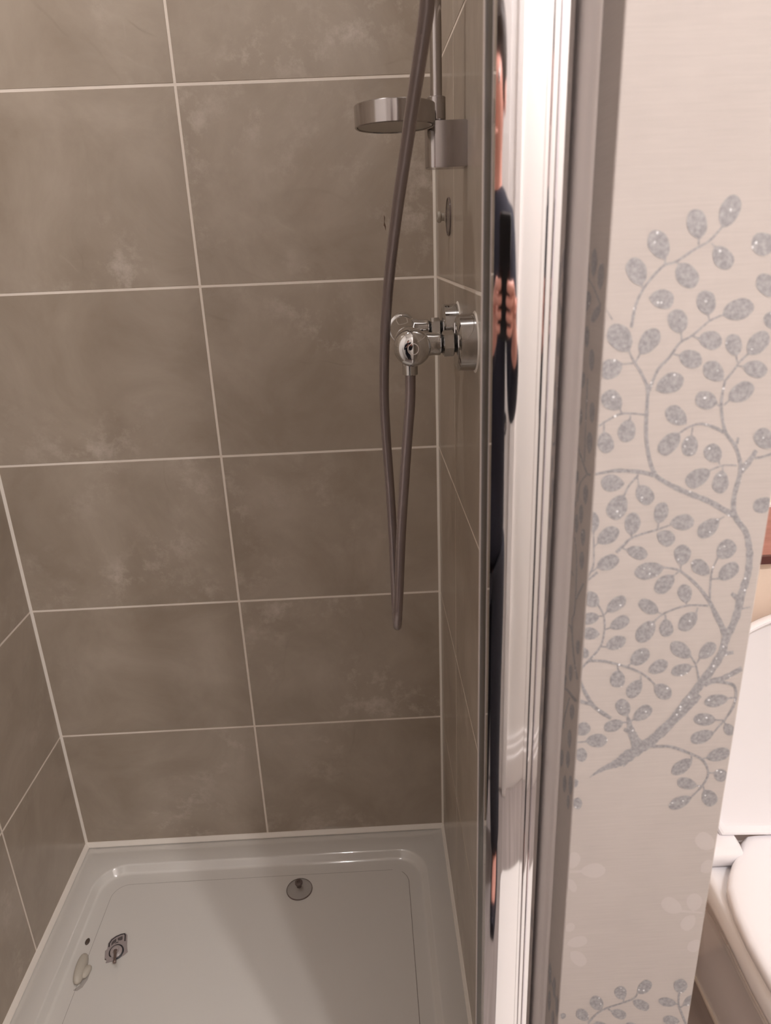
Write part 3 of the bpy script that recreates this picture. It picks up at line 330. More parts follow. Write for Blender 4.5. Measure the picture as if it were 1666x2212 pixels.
# white panel door in the rear wall, behind the camera
bm = bmesh.new(); box(bm, 0.08, 0.70, YB, YB + 0.035, ZF + 0.01, 1.86, 0.003)
for px in (0.15, 0.41):
    for z0, z1 in ((ZF + 0.16, 0.62), (0.78, 1.72)): box(bm, px, px + 0.20, YB + 0.033, YB + 0.042, z0, z1, 0.006)
dr = structure(obj('door_1', bm, M['gloss']))
bm = bmesh.new(); box(bm, 0.0, 0.08, YB, YB + 0.05, ZF, 1.94, 0.004); box(bm, 0.70, 0.78, YB, YB + 0.05, ZF, 1.94, 0.004); box(bm, 0.08, 0.70, YB, YB + 0.05, 1.86, 1.94, 0.004)
structure(obj('trim_1', bm, M['gloss']))
bm = bmesh.new(); lathe(bm, (0.62, YB + 0.035, 0.88), (0, 1, 0), [(0, 0.025), (0.006, 0.025), (0.008, 0.009), (0.04, 0.009), (0.05, 0.012)], 20); box(bm, 0.51, 0.63, YB + 0.075, YB + 0.09, 0.872, 0.888, 0.004)
obj('door_handle', bm, M['chrome'], dr, True)
# sealant bead: shower tray against the three tiled walls, and down the two corners
bm = bmesh.new()
prism(bm, [(0.0, 0.0005), (-0.0085, 0.0005), (-0.0078, 0.0022), (-0.0042, 0.006), (-0.0018, 0.0085), (0.0, 0.009)], 'x', 0.0, W)      # along the back
prism(bm, [(0.0, 0.0005), (0.0085, 0.0005), (0.0078, 0.0022), (0.0042, 0.006), (0.0018, 0.0085), (0.0, 0.009)], 'y', -0.868, -0.0)
prism(bm, [(W, 0.0005), (W - 0.0065, 0.0005), (W - 0.0058, 0.0022), (W - 0.0032, 0.005), (W - 0.0016, 0.0075), (W, 0.008)], 'y', -0.80, -0.0)
structure(obj('trim_2', bm, M['sealant']))
bm = bmesh.new()
prism(bm, [(0, 0), (0.0042, 0), (0.0025, -0.0014), (0.0014, -0.0025), (0, -0.0042)], 'z', 0.004, ZC)
prism(bm, [(W, 0), (W - 0.0042, 0), (W - 0.0025, -0.0014), (W - 0.0014, -0.0025), (W, -0.0042)], 'z', 0.004, ZC)
structure(obj('trim_3', bm, M['sealant']))

# ceiling downlights; the one by the toilet is an added fill light
for i, (x, y, pw) in enumerate(LAMPS):
    t = thing('ceiling_light', ['round recessed ceiling light nearest the cream right wall', 'round recessed ceiling light above the shower tray', 'unseen fill light added at the ceiling to brighten the toilet', 'round recessed ceiling light nearest the person'][i], 'light', (x, y, ZC), 'recessed ceiling lights')
    bm = bmesh.new(); lathe(bm, (x, y, ZC), (0, 0, -1), [(0, 0.046), (0.004, 0.046), (0.006, 0.043), (0.004, 0.036), (0.001, 0.036)], 40); obj('trim_ring', bm, M['gloss'], t, True)
    bm = bmesh.new(); lathe(bm, (x, y, ZC), (0, 0, -1), [(0.0, 0.034), (0.008, 0.034), (0.011, 0.026)], 32); obj('diffuser', bm, M['lens'], t, True)

# ------------------------------------------------------------------ shower tray
t = thing('shower_tray', 'shallow white shower tray with a rounded raised rim inside the tiled shower', 'shower tray', (0.408, -0.43, ZF))
bm = bmesh.new()
ZI = -0.020
rings = []
def rr3(x0, x1, y0, y1, r, z, n=10): return [(px, py, z) for px, py in rrect(x0, x1, y0, y1, r, n)]
X0, X1, Y0, Y1 = 0.0, W, -0.868, 0.0
rings.append(rr3(X0, X1, Y0, Y1, 0.004, ZF)); rings.append(rr3(X0, X1, Y0, Y1, 0.004, -0.001)); rings.append(rr3(X0 + .001, X1 - .001, Y0 + .001, Y1 - .001, 0.004, 0.0))
ix0, ix1, iy0, iy1 = 0.0505, 0.7695, -0.812, -0.0585
for k in range(0, 9):               # rim roll
    a = math.radians(k * 55 / 8); d = 0.0055 * math.sin(a); z = -0.0055 * (1 - math.cos(a)); rings.append(rr3(ix0 + d, ix1 - d, iy0 + d, iy1 - d, 0.062, z))
d0, z0 = d, z
d1 = d0 + 0.0065; z1 = z0 - 0.0065 * math.tan(math.radians(55)) * 1.0
for k in range(1, 10):              # cove into the flat floor
    a = math.radians(55 - k * 55 / 9); dd = 0.009 * (math.sin(math.radians(55)) - math.sin(a)); zz = 0.009 * (math.cos(a) - math.cos(math.radians(55)))
    rings.append(rr3(ix0 + d1 + dd, ix1 - d1 - dd, iy0 + d1 + dd, iy1 - d1 - dd, 0.052, z1 - zz))
ZI = rings[-1][0][2]; print('tray floor z', ZI)
rings.append(rr3(0.093, 0.730, -0.78, -0.104, 0.034, ZI))
loft(bm, rings, cap0=True, cap1=True)
obj('basin', bm, M['tray'], t, True, 60)
# fine dark groove line, laid flat, around the textured standing area
bm = bmesh.new()
o1 = rrect(0.0945, 0.7275, -0.785, -0.1005, 0.034, 10); o2 = rrect(0.0951, 0.7265, -0.7844, -0.1011, 0.0334, 10)
A = [bm.verts.new((p[0], p[1], ZI + 0.00015)) for p in o1]; B = [bm.verts.new((p[0], p[1], ZI + 0.00015)) for p in o2]
for i in range(len(A)):
    j = (i + 1) % len(A)
    mid = (o1[i][0] + o1[j][0]) / 2; 
    if 0.50 < mid < 0.715 and o1[i][1] > -0.2: continue     # worn away near the back right
    bm.faces.new((A[i], A[j], B[j], B[i]))
obj('floor_line', bm, M['groove'], t)

# ------------------------------------------------------------------ enclosure post (polished aluminium) fixed to the partition
t = thing('enclosure_post', 'tall mirror-polished aluminium post of the shower enclosure beside the wallpapered partition end', 'shower frame', (0.785, -0.83, 0.0))
ZB0, ZB1 = 0.0, ZC - 0.02
def arcx(x0, x1, y, n0, n1, seg=28):
    """convex face between x0 and x1 whose normals swing from n0 to n1 degrees off -y"""
    out = []; r = (x1 - x0) / (math.sin(math.radians(n1)) - math.sin(math.radians(n0)))
    for k in range(seg + 1):
        a = math.radians(n0 + (n1 - n0) * k / seg); out.append((x0 + r * (math.sin(a) - math.sin(math.radians(n0))), -r * math.cos(a)))
    off = y - min(p[1] for p in out); return [(p[0], p[1] + off) for p in out]
YFR = -0.85
sec = arcx(0.7650, 0.7915, YFR, -14.5, 1.5)
sec = [(0.7650, sec[0][1] + 0.0035)] + sec
sec += [(0.7921, YFR + 0.0016)]
sec += [(0.7945, YFR + 0.0016), (0.7945, -0.803), (0.7672, -0.803), (0.7672, -0.838), (0.7650, -0.838)]
bm = bmesh.new(); prism(bm, sec, 'z', ZB0, ZB1); obj('mirror_profile', bm, M['post'], t, True, 25)
bm = bmesh.new()
prism(bm, [(0.7945, -0.803), (0.7945, YFR + 0.0006)] + arcx(0.7947, 0.7978, YFR - 0.0012, -8, 8, 6) + [(0.7980, YFR + 0.0045), (0.7988, YFR + 0.0045)] + arcx(0.7990, 0.8048, YFR - 0.0009, -4, 6, 8) +
      [(0.8053, YFR + 0.0006), (0.8053, -0.824), (0.8150, -0.824), (0.8150, -0.803)], 'z', ZB0, ZB1)
obj('wall_channel', bm, M['post'], t, True, 25)
bm = bmesh.new(); box(bm, 0.7653, 0.7674, -0.8365, -0.8075, ZB0 + 0.001, ZB1 - 0.001, 0.0006); obj('door_seal', bm, M['rubber'], t, True)
bm = bmesh.new(); box(bm, 0.7648, 0.7674, -0.8070, -0.8030, ZB0, ZB1, 0.0004); box(bm, 0.7648, 0.7674, -0.8380, -0.8366, ZB0, ZB1); obj('seal_carrier', bm, M['satin'], t, True)
bm = bmesh.new()
prism(bm, [(0.8156, -0.8625), (0.8149, -0.8622), (0.8132, -0.8590), (0.8124, -0.8552), (0.8118, -0.8546), (0.8098, -0.8500), (0.8088, -0.8490), (0.8074, -0.8448), (0.8060, -0.8420), (0.8055, -0.8380), (0.8055, -0.8245), (0.8156, -0.8245)], 'z', ZB0, ZB1)
obj('wall_flange', bm, M['satin'], t, True, 50)

# ------------------------------------------------------------------ riser rail, soap dish
XRL, YRL = 0.7822, -0.364
t = thing('shower_riser_rail', 'vertical chrome shower rail ending in a square wall bracket on the right tiled wall', 'shower rail', (W, YRL, 1.335))
bm = bmesh.new(); lathe(bm, (XRL, YRL, 1.372), (0, 0, 1), [(0, 0.0068), (0.60, 0.0068)], 28); obj('rail', bm, M['dirtychrome'], t, True)
bm = bmesh.new()
prism(bm, [(W, -0.3795), (0.7790, -0.3795), (0.7755, -0.3788), (0.7722, -0.3765), (0.7695, -0.372), (0.7685, -0.3665), (0.7685, -0.361), (0.7695, -0.356), (0.7722, -0.3515), (0.7755, -0.3492), (0.7790, -0.3485), (W, -0.3485)], 'z', 1.3350, 1.3830, 0.0009)
obj('wall_bracket', bm, M['dirtychrome'], t, True, 30)
bm = bmesh.new(); box(bm, 0.772, W, -0.376, -0.352, 1.925, 1.973, 0.004); obj('wall_bracket', bm, M['dirtychrome'], t, True)

t = thing('soap_dish', 'round chrome soap dish clamped to the shower rail above its square bracket', 'soap dish', (0.731, -0.405, 1.372))
DX, DY, DR = 0.7325, -0.404, 0.0440
bm = bmesh.new()
prof = [(0.0, DR - 0.0015), (0.0008, DR), (0.0212, DR), (0.0220, DR - 0.0007), (0.0220, DR - 0.002), (0.0212, DR - 0.0026), (0.0008, DR - 0.0026)]
n = 72; rings = [[(DX + r * math.cos(2 * PI * i / n), DY + r * math.sin(2 * PI * i / n), 1.3735 + h) for i in range(n)] for h, r in prof]
R_ = loft(bm, rings, False, False)
for i in range(n): bm.faces.new((R_[-1][i], R_[-1][(i + 1) % n], R_[0][(i + 1) % n], R_[0][i]))
obj('rim_ring', bm, M['dirtychrome'], t, True, 35)
bm = bmesh.new(); lathe(bm, (DX, DY, 1.3740), (0, 0, 1), [(0.0, DR - 0.010), (0.0005, DR - 0.0035), (0.003, DR - 0.003), (0.005, DR - 0.006), (0.004, DR - 0.02), (0.0035, 0.001)], 60); obj('dish_plate', bm, M['frosted'], t, True)
bm = bmesh.new(); lathe(bm, (XRL, YRL, 1.3842), (0, 0, 1), [(0, 0.0098), (0.0008, 0.0106), (0.0232, 0.0106), (0.024, 0.0098)], 36); obj('clamp_collar', bm, M['dirtychrome'], t, True)
bm = bmesh.new(); box(bm, 0.7625, 0.7775, -0.388, -0.368, 1.3785, 1.3955, 0.002); obj('clamp_arm', bm, M['rubber'], t, True)

# ------------------------------------------------------------------ bar mixer
MX, MZ = 0.7412, 1.1455
t = thing('shower_mixer', 'chrome bar shower mixer valve on two round wall plates above the hose loop', 'shower valve', (W, -0.3625, MZ)); mixer = t
bm = bmesh.new()
lathe(bm, (MX, -0.452, MZ), (0, 1, 0), [(0, 0.0150), (0.0012, 0.0178), (0.02, 0.0180), (0.045, 0.0162), (0.085, 0.0150), (0.115, 0.0150), (0.150, 0.0170), (0.178, 0.0175), (0.1795, 0.015)], 40)
for yy in (-0.44, -0.285): lathe(bm, (MX, yy, MZ - 0.001), (1, 0, 0), [(0.008, 0.0155), (0.018, 0.0140), (0.026, 0.0128), (0.0335, 0.0132), (0.0345, 0.0122)], 32)
lathe(bm, (MX, -0.42, MZ), (0, 0, -1), [(0.008, 0.013), (0.016, 0.0105), (0.0185, 0.0095)], 28)
obj('valve_body', bm, M['chrome'], t, True, 35)
for (y0, sg, lab) in ((-0.452, -1, None), (-0.2725, 1, None)):
    # a control handle: domed end cap with one flat thumb wing
    bm = bmesh.new()
    lathe(bm, (MX, y0, MZ), (0, sg, 0), [(0.0005, 0.0175), (0.002, 0.0198), (0.018, 0.0208), (0.0235, 0.0203), (0.0275, 0.0185), (0.0303, 0.0150), (0.0320, 0.0095), (0.0324, 0.0045), (0.0324, 0.0001)], 44)
    h = obj('control_handle', bm, M['chrome'], t, True, 50)
    bm = bmesh.new(); n = 40; rg = []
    ym = y0 + sg * 0.0325
    for rr, dy in ((0.0056, 0.0), (0.0060, -0.0003 * -sg), (0.0064, 0.0)): rg.append([(MX + rr * math.cos(2 * PI * i / n), ym + dy, MZ + rr * math.sin(2 * PI * i / n)) for i in range(n)])
    loft(bm, rg, False, False); obj('button_ring', bm, M['satin'], h, True)
for yy, nm in ((-0.44, 0), (-0.285, 1)):
    bm = bmesh.new(); lathe(bm, (0.7778, yy, MZ - 0.001), (1, 0, 0), [(0, 0.0120), (0.0018, 0.0150), (0.0125, 0.0150), (0.0143, 0.0120)], 6, phase=0.25); obj('hex_nut', bm, M['chrome'], t)
    bm = bmesh.new(); lathe(bm, (0.7935, yy, MZ - 0.001), (1, 0, 0), [(0, 0.024), (0.0008, 0.0285), (0.003, 0.0318), (0.0195, 0.0322), (0.0210, 0.0322)], 56)
    obj('wall_plate', bm, M['chrome'], t, True, 25)
    bm = bmesh.new(); lathe(bm, (0.8142, yy, MZ - 0.001), (1, 0, 0), [(0, 0.0325), (0.0015, 0.0352)], 56); obj('sealant_ring', bm, M['sealant'], t, True)
    bm = bmesh.new(); lathe(bm, (0.7750, yy, MZ - 0.001), (1, 0, 0), [(0, 0.0108), (0.0190, 0.0108)], 24); obj('inlet_tail', bm, M['rubber'], t, True)  # black colour stands in for shade in the gaps beside the nut

# hose
t = thing('shower_hose', 'smooth grey shower hose hanging in a long loop from the mixer outlet', 'hose', (0.7415, -0.42, 1.10))
HP = [(0.752, -0.70, 1.60), (0.7505, -0.68, 1.52), (0.7490, -0.655, 1.466), (0.7503, -0.62, 1.4318), (0.7462, -0.58, 1.3998), (0.7415, -0.54, 1.368), (0.7363, -0.505, 1.3336), (0.7300, -0.47, 1.2939), (0.7238, -0.435, 1.2486), (0.7178, -0.400, 1.1971), (0.7132, -0.372, 1.1398), (0.7104, -0.352, 1.0719), (0.7112, -0.342, 1.0068), (0.7137, -0.338, 0.932), (0.7151, -0.342, 0.8495), (0.7150, -0.350, 0.7856), (0.7151, -0.362, 0.7560), (0.7152, -0.384, 0.7455), (0.7154, -0.404, 0.7650), (0.7182, -0.415, 0.8133), (0.7238, -0.42, 0.903), (0.7294, -0.42, 0.9662), (0.7352, -0.42, 1.0265), (0.7399, -0.42, 1.0728), (0.7412, -0.42, 1.1066)]
bm = bmesh.new(); tube(bm, spline(HP, 8), 0.0064, 24); obj('hose_tube', bm, M['hose'], t, True, 80)
bm = bmesh.new(); lathe(bm, (0.7412, -0.42, 1.1068), (0, 0, 1), [(0, 0.0084), (0.0006, 0.0092), (0.014, 0.0094), (0.0195, 0.0105), (0.0215, 0.0105), (0.022, 0.009)], 36); obj('outlet_nut', bm, M['chrome'], mixer, True, 30)

# ------------------------------------------------------------------ suction cups
def suction_cup(base, axis, label, r=0.027, mat='clear', knob='smoke', s=1.0):
    t = thing('suction_cup', label, 'suction cup', base)
    bm = bmesh.new(); lathe(bm, base, axis, [(0.0004, r * 0.6), (0.0004, r * 0.98), (0.0012, r), (0.0022, r * 0.975), (0.0034 * s, r * 0.72), (0.0052 * s, r * 0.42), (0.0085 * s, r * 0.24), (0.0105 * s, r * 0.22)], 48)
    obj('cup', bm, M[mat], t, True, 60)
    bm = bmesh.new(); d_, u_, v_ = basis(axis); loft(bm, [[Vector(base) + d_ * hh + (u_ * math.cos(2 * PI * i / 48) + v_ * math.sin(2 * PI * i / 48)) * rr for i in range(48)] for hh, rr in ((0.0026, r - 0.0011), (0.0022, r), (0.0012, r + 0.0004), (0.0003, r + 0.0002))], False, False); obj('cup_rim', bm, M['smoke'], t, True)
    bm = bmesh.new(); lathe(bm, base, axis, [(0.0095 * s, r * 0.20), (0.0150 * s, r * 0.205), (0.0160 * s, r * 0.27), (0.0180 * s, r * 0.30), (0.0215 * s, r * 0.29), (0.0230 * s, r * 0.24), (0.0225 * s, r * 0.12), (0.0200 * s, r * 0.10)], 32)
    obj('knob', bm, M[knob], t, True, 60)
    return t
suction_cup((W, -0.196, 1.2880), (-1, 0, 0), 'clear plastic suction cup stuck on the right tiled wall above the mixer', 0.0255, 'clear', 'frosted', 0.75)
suction_cup((0.4945, -0.1385, ZI), (0, 0, 1), 'clear plastic suction cup standing on the tray floor near the back rim', 0.0272)

# ------------------------------------------------------------------ broken bits lying on the tray, front left
def flat(poly, o, ux, uy, z0, z1, bm, bevel=0.0, mi=0):
    P = [(o[0] + ux[0] * a + uy[0] * b, o[1] + ux[1] * a + uy[1] * b) for a, b in poly]; prism(bm, P, 'z', z0, z1, bevel, mi)
ang = math.radians(15); UX = (math.cos(ang), math.sin(ang)); UY = (-math.sin(ang), math.cos(ang))
O = (0.1475, -0.2560)
t = thing('plastic_fitting', 'small broken plastic bracket with a dark arched mark and a stem, lying on the tray', 'bracket', (O[0], O[1], ZI))
bm = bmesh.new()
flat([(-0.0215, -0.0150), (-0.0215, 0.0035), (-0.0165, 0.0045), (-0.0170, 0.0190), (-0.0120, 0.0270), (-0.0030, 0.0315), (0.0075, 0.0330), (0.0150, 0.0320), (0.0185, 0.0270), (0.0190, 0.0000), (0.0205, -0.0110), (0.0140, -0.0160), (0.0030, -0.0190), (-0.0080, -0.0225), (-0.0190, -0.0225), (-0.0165, -0.0165)], O, UX, UY, ZI, ZI + 0.0045, bm, 0.001)
obj('base_plate', bm, M['lilac'], t, True, 40)
def strip(bm, pts, wd, z, mi=0):
    V = [Vector((O[0] + UX[0] * a + UY[0] * b, O[1] + UX[1] * a + UY[1] * b, z)) for a, b in pts]
    L_, R_ = [], []
    for i, p in enumerate(V):
        d = (V[min(i + 1, len(V) - 1)] - V[max(i - 1, 0)]); d.normalize(); nn = Vector((-d.y, d.x, 0)) * wd / 2; L_.append(bm.verts.new(p + nn)); R_.append(bm.verts.new(p - nn))
    for i in range(len(V) - 1): bm.faces.new((L_[i], L_[i + 1], R_[i + 1], R_[i]))
bm = bmesh.new(); strip(bm, [(-0.0145, 0.0085), (-0.0142, 0.0165), (-0.0100, 0.0235), (-0.0020, 0.0280), (0.0070, 0.0300), (0.0135, 0.0295), (0.0152, 0.0260), (0.0150, 0.0120)], 0.0022, ZI + 0.0048)
obj('arched_mark', bm, M['black'], t)
for poly in ([(-0.0105, 0.0105), (-0.0102, 0.0170), (-0.0070, 0.0205), (-0.0015, 0.0235), (-0.0015, 0.0165), (-0.006, 0.0140)], [(0.0008, 0.0235), (0.0100, 0.0255), (0.0105, 0.0185), (0.0080, 0.0165), (0.0015, 0.0180)], [(-0.0040, 0.0128), (-0.0015, 0.0150), (0.0030, 0.0150), (0.0020, 0.0128)]):
    bm = bmesh.new(); flat(poly, O, UX, UY, ZI + 0.0044, ZI + 0.0050, bm); obj('dark_mark', bm, M['darkpanes'], t)
bm = bmesh.new(); c = (O[0] + UX[0] * 0.0 + UY[0] * -0.0075, O[1] + UX[1] * 0.0 + UY[1] * -0.0075, ZI + 0.0045)
lathe(bm, c, (0.02, -0.25, 1), [(0, 0.0140), (0.0015, 0.0140), (0.0022, 0.0128), (0.0022, 0.0118)], 40); obj('rubber_ring', bm, M['black'], t, True)
bm = bmesh.new(); lathe(bm, c, (0.02, -0.25, 1), [(0.001, 0.0118), (0.004, 0.0112), (0.0055, 0.0085), (0.006, 0.0062), (0.009, 0.0055)], 36); obj('boss', bm, M['lilac'], t, True)
bm = bmesh.new(); c2 = Vector(c) + Vector((0.0, -0.002, 0.007)); lathe(bm, c2, (0.24, -0.92, 0.05), [(0, 0.0040), (0.003, 0.0040), (0.0035, 0.0028), (0.021, 0.0024), (0.0235, 0.0034), (0.0265, 0.0036), (0.028, 0.002)], 20); obj('stem', bm, M['brass'], t, True)

# cream waxy lump
t = thing('soap_piece', 'small cream soap sliver with a side lobe lying by the left rim of the tray', 'soap', (0.0965, -0.300, ZI))
bm = bmesh.new()
def blob(bm, c, rx, ry, rz, yaw, n=28, m=12, tilt=0.0):
    rings = []; cy_, sy_ = math.cos(yaw), math.sin(yaw)
    for k in range(m + 1):
        ph = -PI / 2 + PI * k / m; rr = math.cos(ph) ** 0.8 if 0 < k < m else 0.02; z = math.sin(ph)
        ring = []
        for i in range(n):
            a = 2 * PI * i / n; x = rx * rr * math.cos(a); y = ry * rr * math.sin(a) * (1 + 0.12 * math.cos(2 * a)); zz = rz * z + tilt * x
            ring.append((c[0] + x * cy_ - y * sy_, c[1] + x * sy_ + y * cy_, max(c[2] + zz, ZI + 0.0002)))
        rings.append(ring)
    loft(bm, rings)
blob(bm, (0.0935, -0.2960, ZI + 0.008), 0.0095, 0.0350, 0.0095, math.radians(4), tilt=-0.25)
o = obj('sliver', bm, M['soap'], t, True, 80)
bm = bmesh.new(); blob(bm, (0.1045, -0.3010, ZI + 0.0055), 0.0075, 0.0150, 0.0062, math.radians(-14)); obj('lobe', bm, M['soap'], t, True, 80)
bm = bmesh.new(); flat([(0.0, 0.0), (0.010, 0.008), (0.0125, 0.016), (0.0135, -0.001), (0.009, -0.016), (0.001, -0.0225), (-0.006, -0.021), (0.003, -0.012)], (0.0975, -0.3120), (1, 0), (0, 1), ZI + 0.0001, ZI + 0.0012, bm); obj('thin_film', bm, M['clear'], t, True)
# small dark oval stud
bm = bmesh.new(); n = 24
rings = [[(0.0822 + 0.0042 * k * math.cos(2 * PI * i / n), -0.2335 + 0.0072 * k * math.sin(2 * PI * i / n), ZI + h) for i in range(n)] for h, k in ((0.0, 1.0), (0.0015, 1.0), (0.0024, 0.8), (0.0027, 0.3))]
loft(bm, rings); tag(obj('screw_cover', bm, plain('brown_plastic', (0.09, 0.065, 0.05), 0.35), None, True), 'tiny dark brown oval cover on the tray floor behind the soap sliver', 'screw cover')

# ------------------------------------------------------------------ wooden shelf on the boxing
t = thing('wooden_shelf', 'reddish brown wooden ledge behind the raised toilet lid', 'shelf', (1.53, -0.165, 0.758))
bm = bmesh.new(); box(bm, XP + 0.0005, XR - 0.0005, -0.268, -0.064, 0.759, 0.773, 0.001); obj('board', bm, M['shelf'], t)
bm = bmesh.new(); box(bm, XP + 0.0005, XR - 0.0005, -0.274, -0.268, 0.7585, 0.7735, 0.0015); obj('front_edge', bm, M['shelfedge'], t)
bm = bmesh.new(); box(bm, XP + 0.0005, XR - 0.0005, -0.064, -0.0525, 0.759, 0.779, 0.002); obj('rear_bead', bm, M['gloss'], t)

# ------------------------------------------------------------------ toilet
TX = 1.382
t = thing('toilet', 'white toilet with its lid raised, standing behind the wallpapered partition', 'toilet', (TX, -0.52, ZF))
def ring_y(half, z):       # half outline (dx from centre, y), back to front
    return [(TX - dx, y, z) for dx, y in half] + [(TX + dx, y, z) for dx, y in half[::-1]]
seat_half = [(0.004, -0.3655), (0.055, -0.366), (0.098, -0.3675), (0.108, -0.378), (0.118, -0.394), (0.140, -0.4155), (0.158, -0.439), (0.1705, -0.461), (0.1800, -0.5056), (0.1838, -0.5504), (0.1838, -0.6107), (0.176, -0.67), (0.158, -0.725), (0.128, -0.772), (0.085, -0.806), (0.040, -0.821), (0.004, -0.824)]
rim_half = [(0.004, -0.262), (0.10, -0.262), (0.165, -0.262), (0.178, -0.272), (0.180, -0.33), (0.178, -0.40), (0.177, -0.43), (0.179, -0.48), (0.182, -0.528), (0.1835, -0.575), (0.1825, -0.62), (0.174, -0.672), (0.155, -0.724), (0.125, -0.77), (0.083, -0.80), (0.040, -0.815), (0.004, -0.818)]
foot_half = [(0.004, -0.262), (0.07, -0.262), (0.100, -0.262), (0.104, -0.27), (0.104, -0.33), (0.103, -0.40), (0.102, -0.43), (0.101, -0.48), (0.100, -0.52), (0.098, -0.555), (0.094, -0.59), (0.086, -0.625), (0.076, -0.655), (0.062, -0.68), (0.042, -0.70), (0.022, -0.71), (0.004, -0.712)]
def mixh(a, b, k): return [(p[0] * (1 - k) + q[0] * k, p[1] * (1 - k) + q[1] * k) for p, q in zip(a, b)]
def shrink(h, s): return [(max(dx - s, 0.003) if dx > 0.02 else dx, y + (s if y < -0.7 else 0) - (s if y > -0.3 else 0)) for dx, y in h]
bm = bmesh.new(); rg = []
for z, k, s in ((ZF, 1.0, 0.0), (ZF + 0.01, 1.0, 0), (-0.02, 0.95, 0), (0.08, 0.78, 0), (0.15, 0.48, 0), (0.20, 0.17, 0), (0.222, 0.04, 0), (0.238, 0.0, 0), (0.262, 0.0, 0), (0.268, 0.0, 0.003), (0.271, 0.0, 0.009), (0.272, 0, 0.02)):
    rg.append(ring_y(shrink(mixh(rim_half, foot_half, k), s), z))
# bowl well
def ell(rx, y0, y1, z, n=34):
    cy = (y0 + y1) / 2; ry = (y1 - y0) / 2; half = []
    for k in range(n // 2):
        a = PI * (k + 0.02) / (n // 2 - 1 + 0.04); half.append((rx * math.sin(a) if 0.02 < math.sin(a) else 0.004, cy + ry * math.cos(a)))
    return ring_y(half, z)
rg.append(ell(0.120, -0.775, -0.44, 0.272)); rg.append(ell(0.110, -0.765, -0.45, 0.262)); rg.append(ell(0.10, -0.74, -0.47, 0.20)); rg.append(ell(0.05, -0.65, -0.52, 0.06))
loft(bm, rg); obj('bowl', bm, M['porcelain'], t, True, 60)
bm = bmesh.new(); box(bm, TX - 0.1075, TX - 0.1022, -0.66, -0.262, ZF, ZF + 0.005); obj('floor_bead', bm, M['sealant'], t)
bm = bmesh.new(); rg = [ring_y(shrink(seat_half, 0.006), 0.2745), ring_y(seat_half, 0.279), ring_y(seat_half, 0.2925), ring_y(shrink(seat_half, 0.003), 0.2975), ring_y(shrink(seat_half, 0.009), 0.300), ring_y(shrink(seat_half, 0.02), 0.301)]
rg += [ell(0.118, -0.765, -0.445, 0.2995), ell(0.112, -0.758, -0.452, 0.295), ell(0.110, -0.755, -0.455, 0.2745)]
R_ = loft(bm, rg, False, False)
for i in range(len(R_[0])):
    j = (i + 1) % len(R_[0]); bm.faces.new((R_[-1][i], R_[-1][j], R_[0][j], R_[0][i]))
obj('seat', bm, M['seat'], t, True, 60)
for sx in (-1, 1):
    bm = bmesh.new(); xa, xb = sorted((TX + sx * 0.116, TX + sx * 0.170))
    prism(bm, [(-0.402, 0.2765), (-0.406, 0.281), (-0.407, 0.2945), (-0.402, 0.3035), (-0.390, 0.3065), (-0.366, 0.309), (-0.350, 0.306), (-0.345, 0.298), (-0.345, 0.2725), (-0.392, 0.2725), (-0.392, 0.2765)], 'x', xa, xb, 0.0018); obj('hinge', bm, M['seat'], t, True, 50)
# raised lid: D-shaped panel, leaning back a little, with a rolled lip
bm = bmesh.new()
def lid_pt(dx, h, out): # h along the lid, out = towards the room
    ca, sa = math.cos(math.radians(9)), math.sin(math.radians(9)); return (TX + dx, -0.366 + h * sa - out * ca, 0.302 + h * ca + out * sa)
def lid_ring(s, out):
    pts = []
    n = 48
    for k in range(n + 1):
        a = PI * k / n; pts.append((-(0.184 - s) * math.cos(a), 0.262 + (0.136 - s) * math.sin(a)))
    pts += [(0.180 - s, 0.12), (0.160 - s, 0.045), (0.140 - s, 0.006 + s), (0.06, 0.002 + s), (-0.06, 0.002 + s), (-0.140 + s, 0.006 + s), (-0.160 + s, 0.045), (-0.180 + s, 0.12)]
    return [lid_pt(a, b, out) for a, b in pts]
loft(bm, [lid_ring(0.012, -0.016), lid_ring(0.003, -0.013), lid_ring(0.0, -0.006), lid_ring(0.0, 0.004), lid_ring(0.0025, 0.0075), lid_ring(0.006, 0.0075), lid_ring(0.0085, 0.004), lid_ring(0.011, -0.004), lid_ring(0.016, -0.006)])
obj('lid', bm, M['seat'], t, True, 50)

# unseen bath mat, added so the post reflects white low down
bm = bmesh.new(); prism(bm, rrect(0.73, 1.15, -1.68, -0.96, 0.03), 'z', ZF, ZF + 0.014, 0.005)
tag(obj('added_bath_mat', bm, M['towel'], None, True), 'white bath mat added out of view so the polished post reflects white', 'bath mat')
# ------------------------------------------------------------------ the photographer, seen only as a dark streak in the polished post
def skin(name, verts, edges, mat, parent, root=0, sub=2):
    me = bpy.data.meshes.new(name); pl = parent.location
    me.from_pydata([Vector(v[:3]) - pl for v in verts], edges, []); me.materials.append(mat)
    o = bpy.data.objects.new(name, me); C.objects.link(o); o.parent = parent
    md = o.modifiers.new('skin', 'SKIN'); md.use_smooth_shade = True; md.branch_smoothing = 0.6
    if not me.skin_vertices: me.skin_vertices.new(name='')
    sv = me.skin_vertices[0].data
    for i, v in enumerate(verts):
        r = v[3]; sv[i].radius = r if isinstance(r, tuple) else (r, r)
        sv[i].use_root = (i == root)
    s = o.modifiers.new('smooth', 'SUBSURF'); s.levels = sub; s.render_levels = sub
    return o
PXc, PYc = 0.515, -1.69
t = thing('person', 'person in dark clothes holding up a phone, reflected as a dark streak in the post', 'person', (PXc, PYc, ZF))
def PH(r, d, b): return tuple(CP + right * r + down * d - fwd * b)      # phone frame: right, down, back
up = Vector((0, 0, 1))
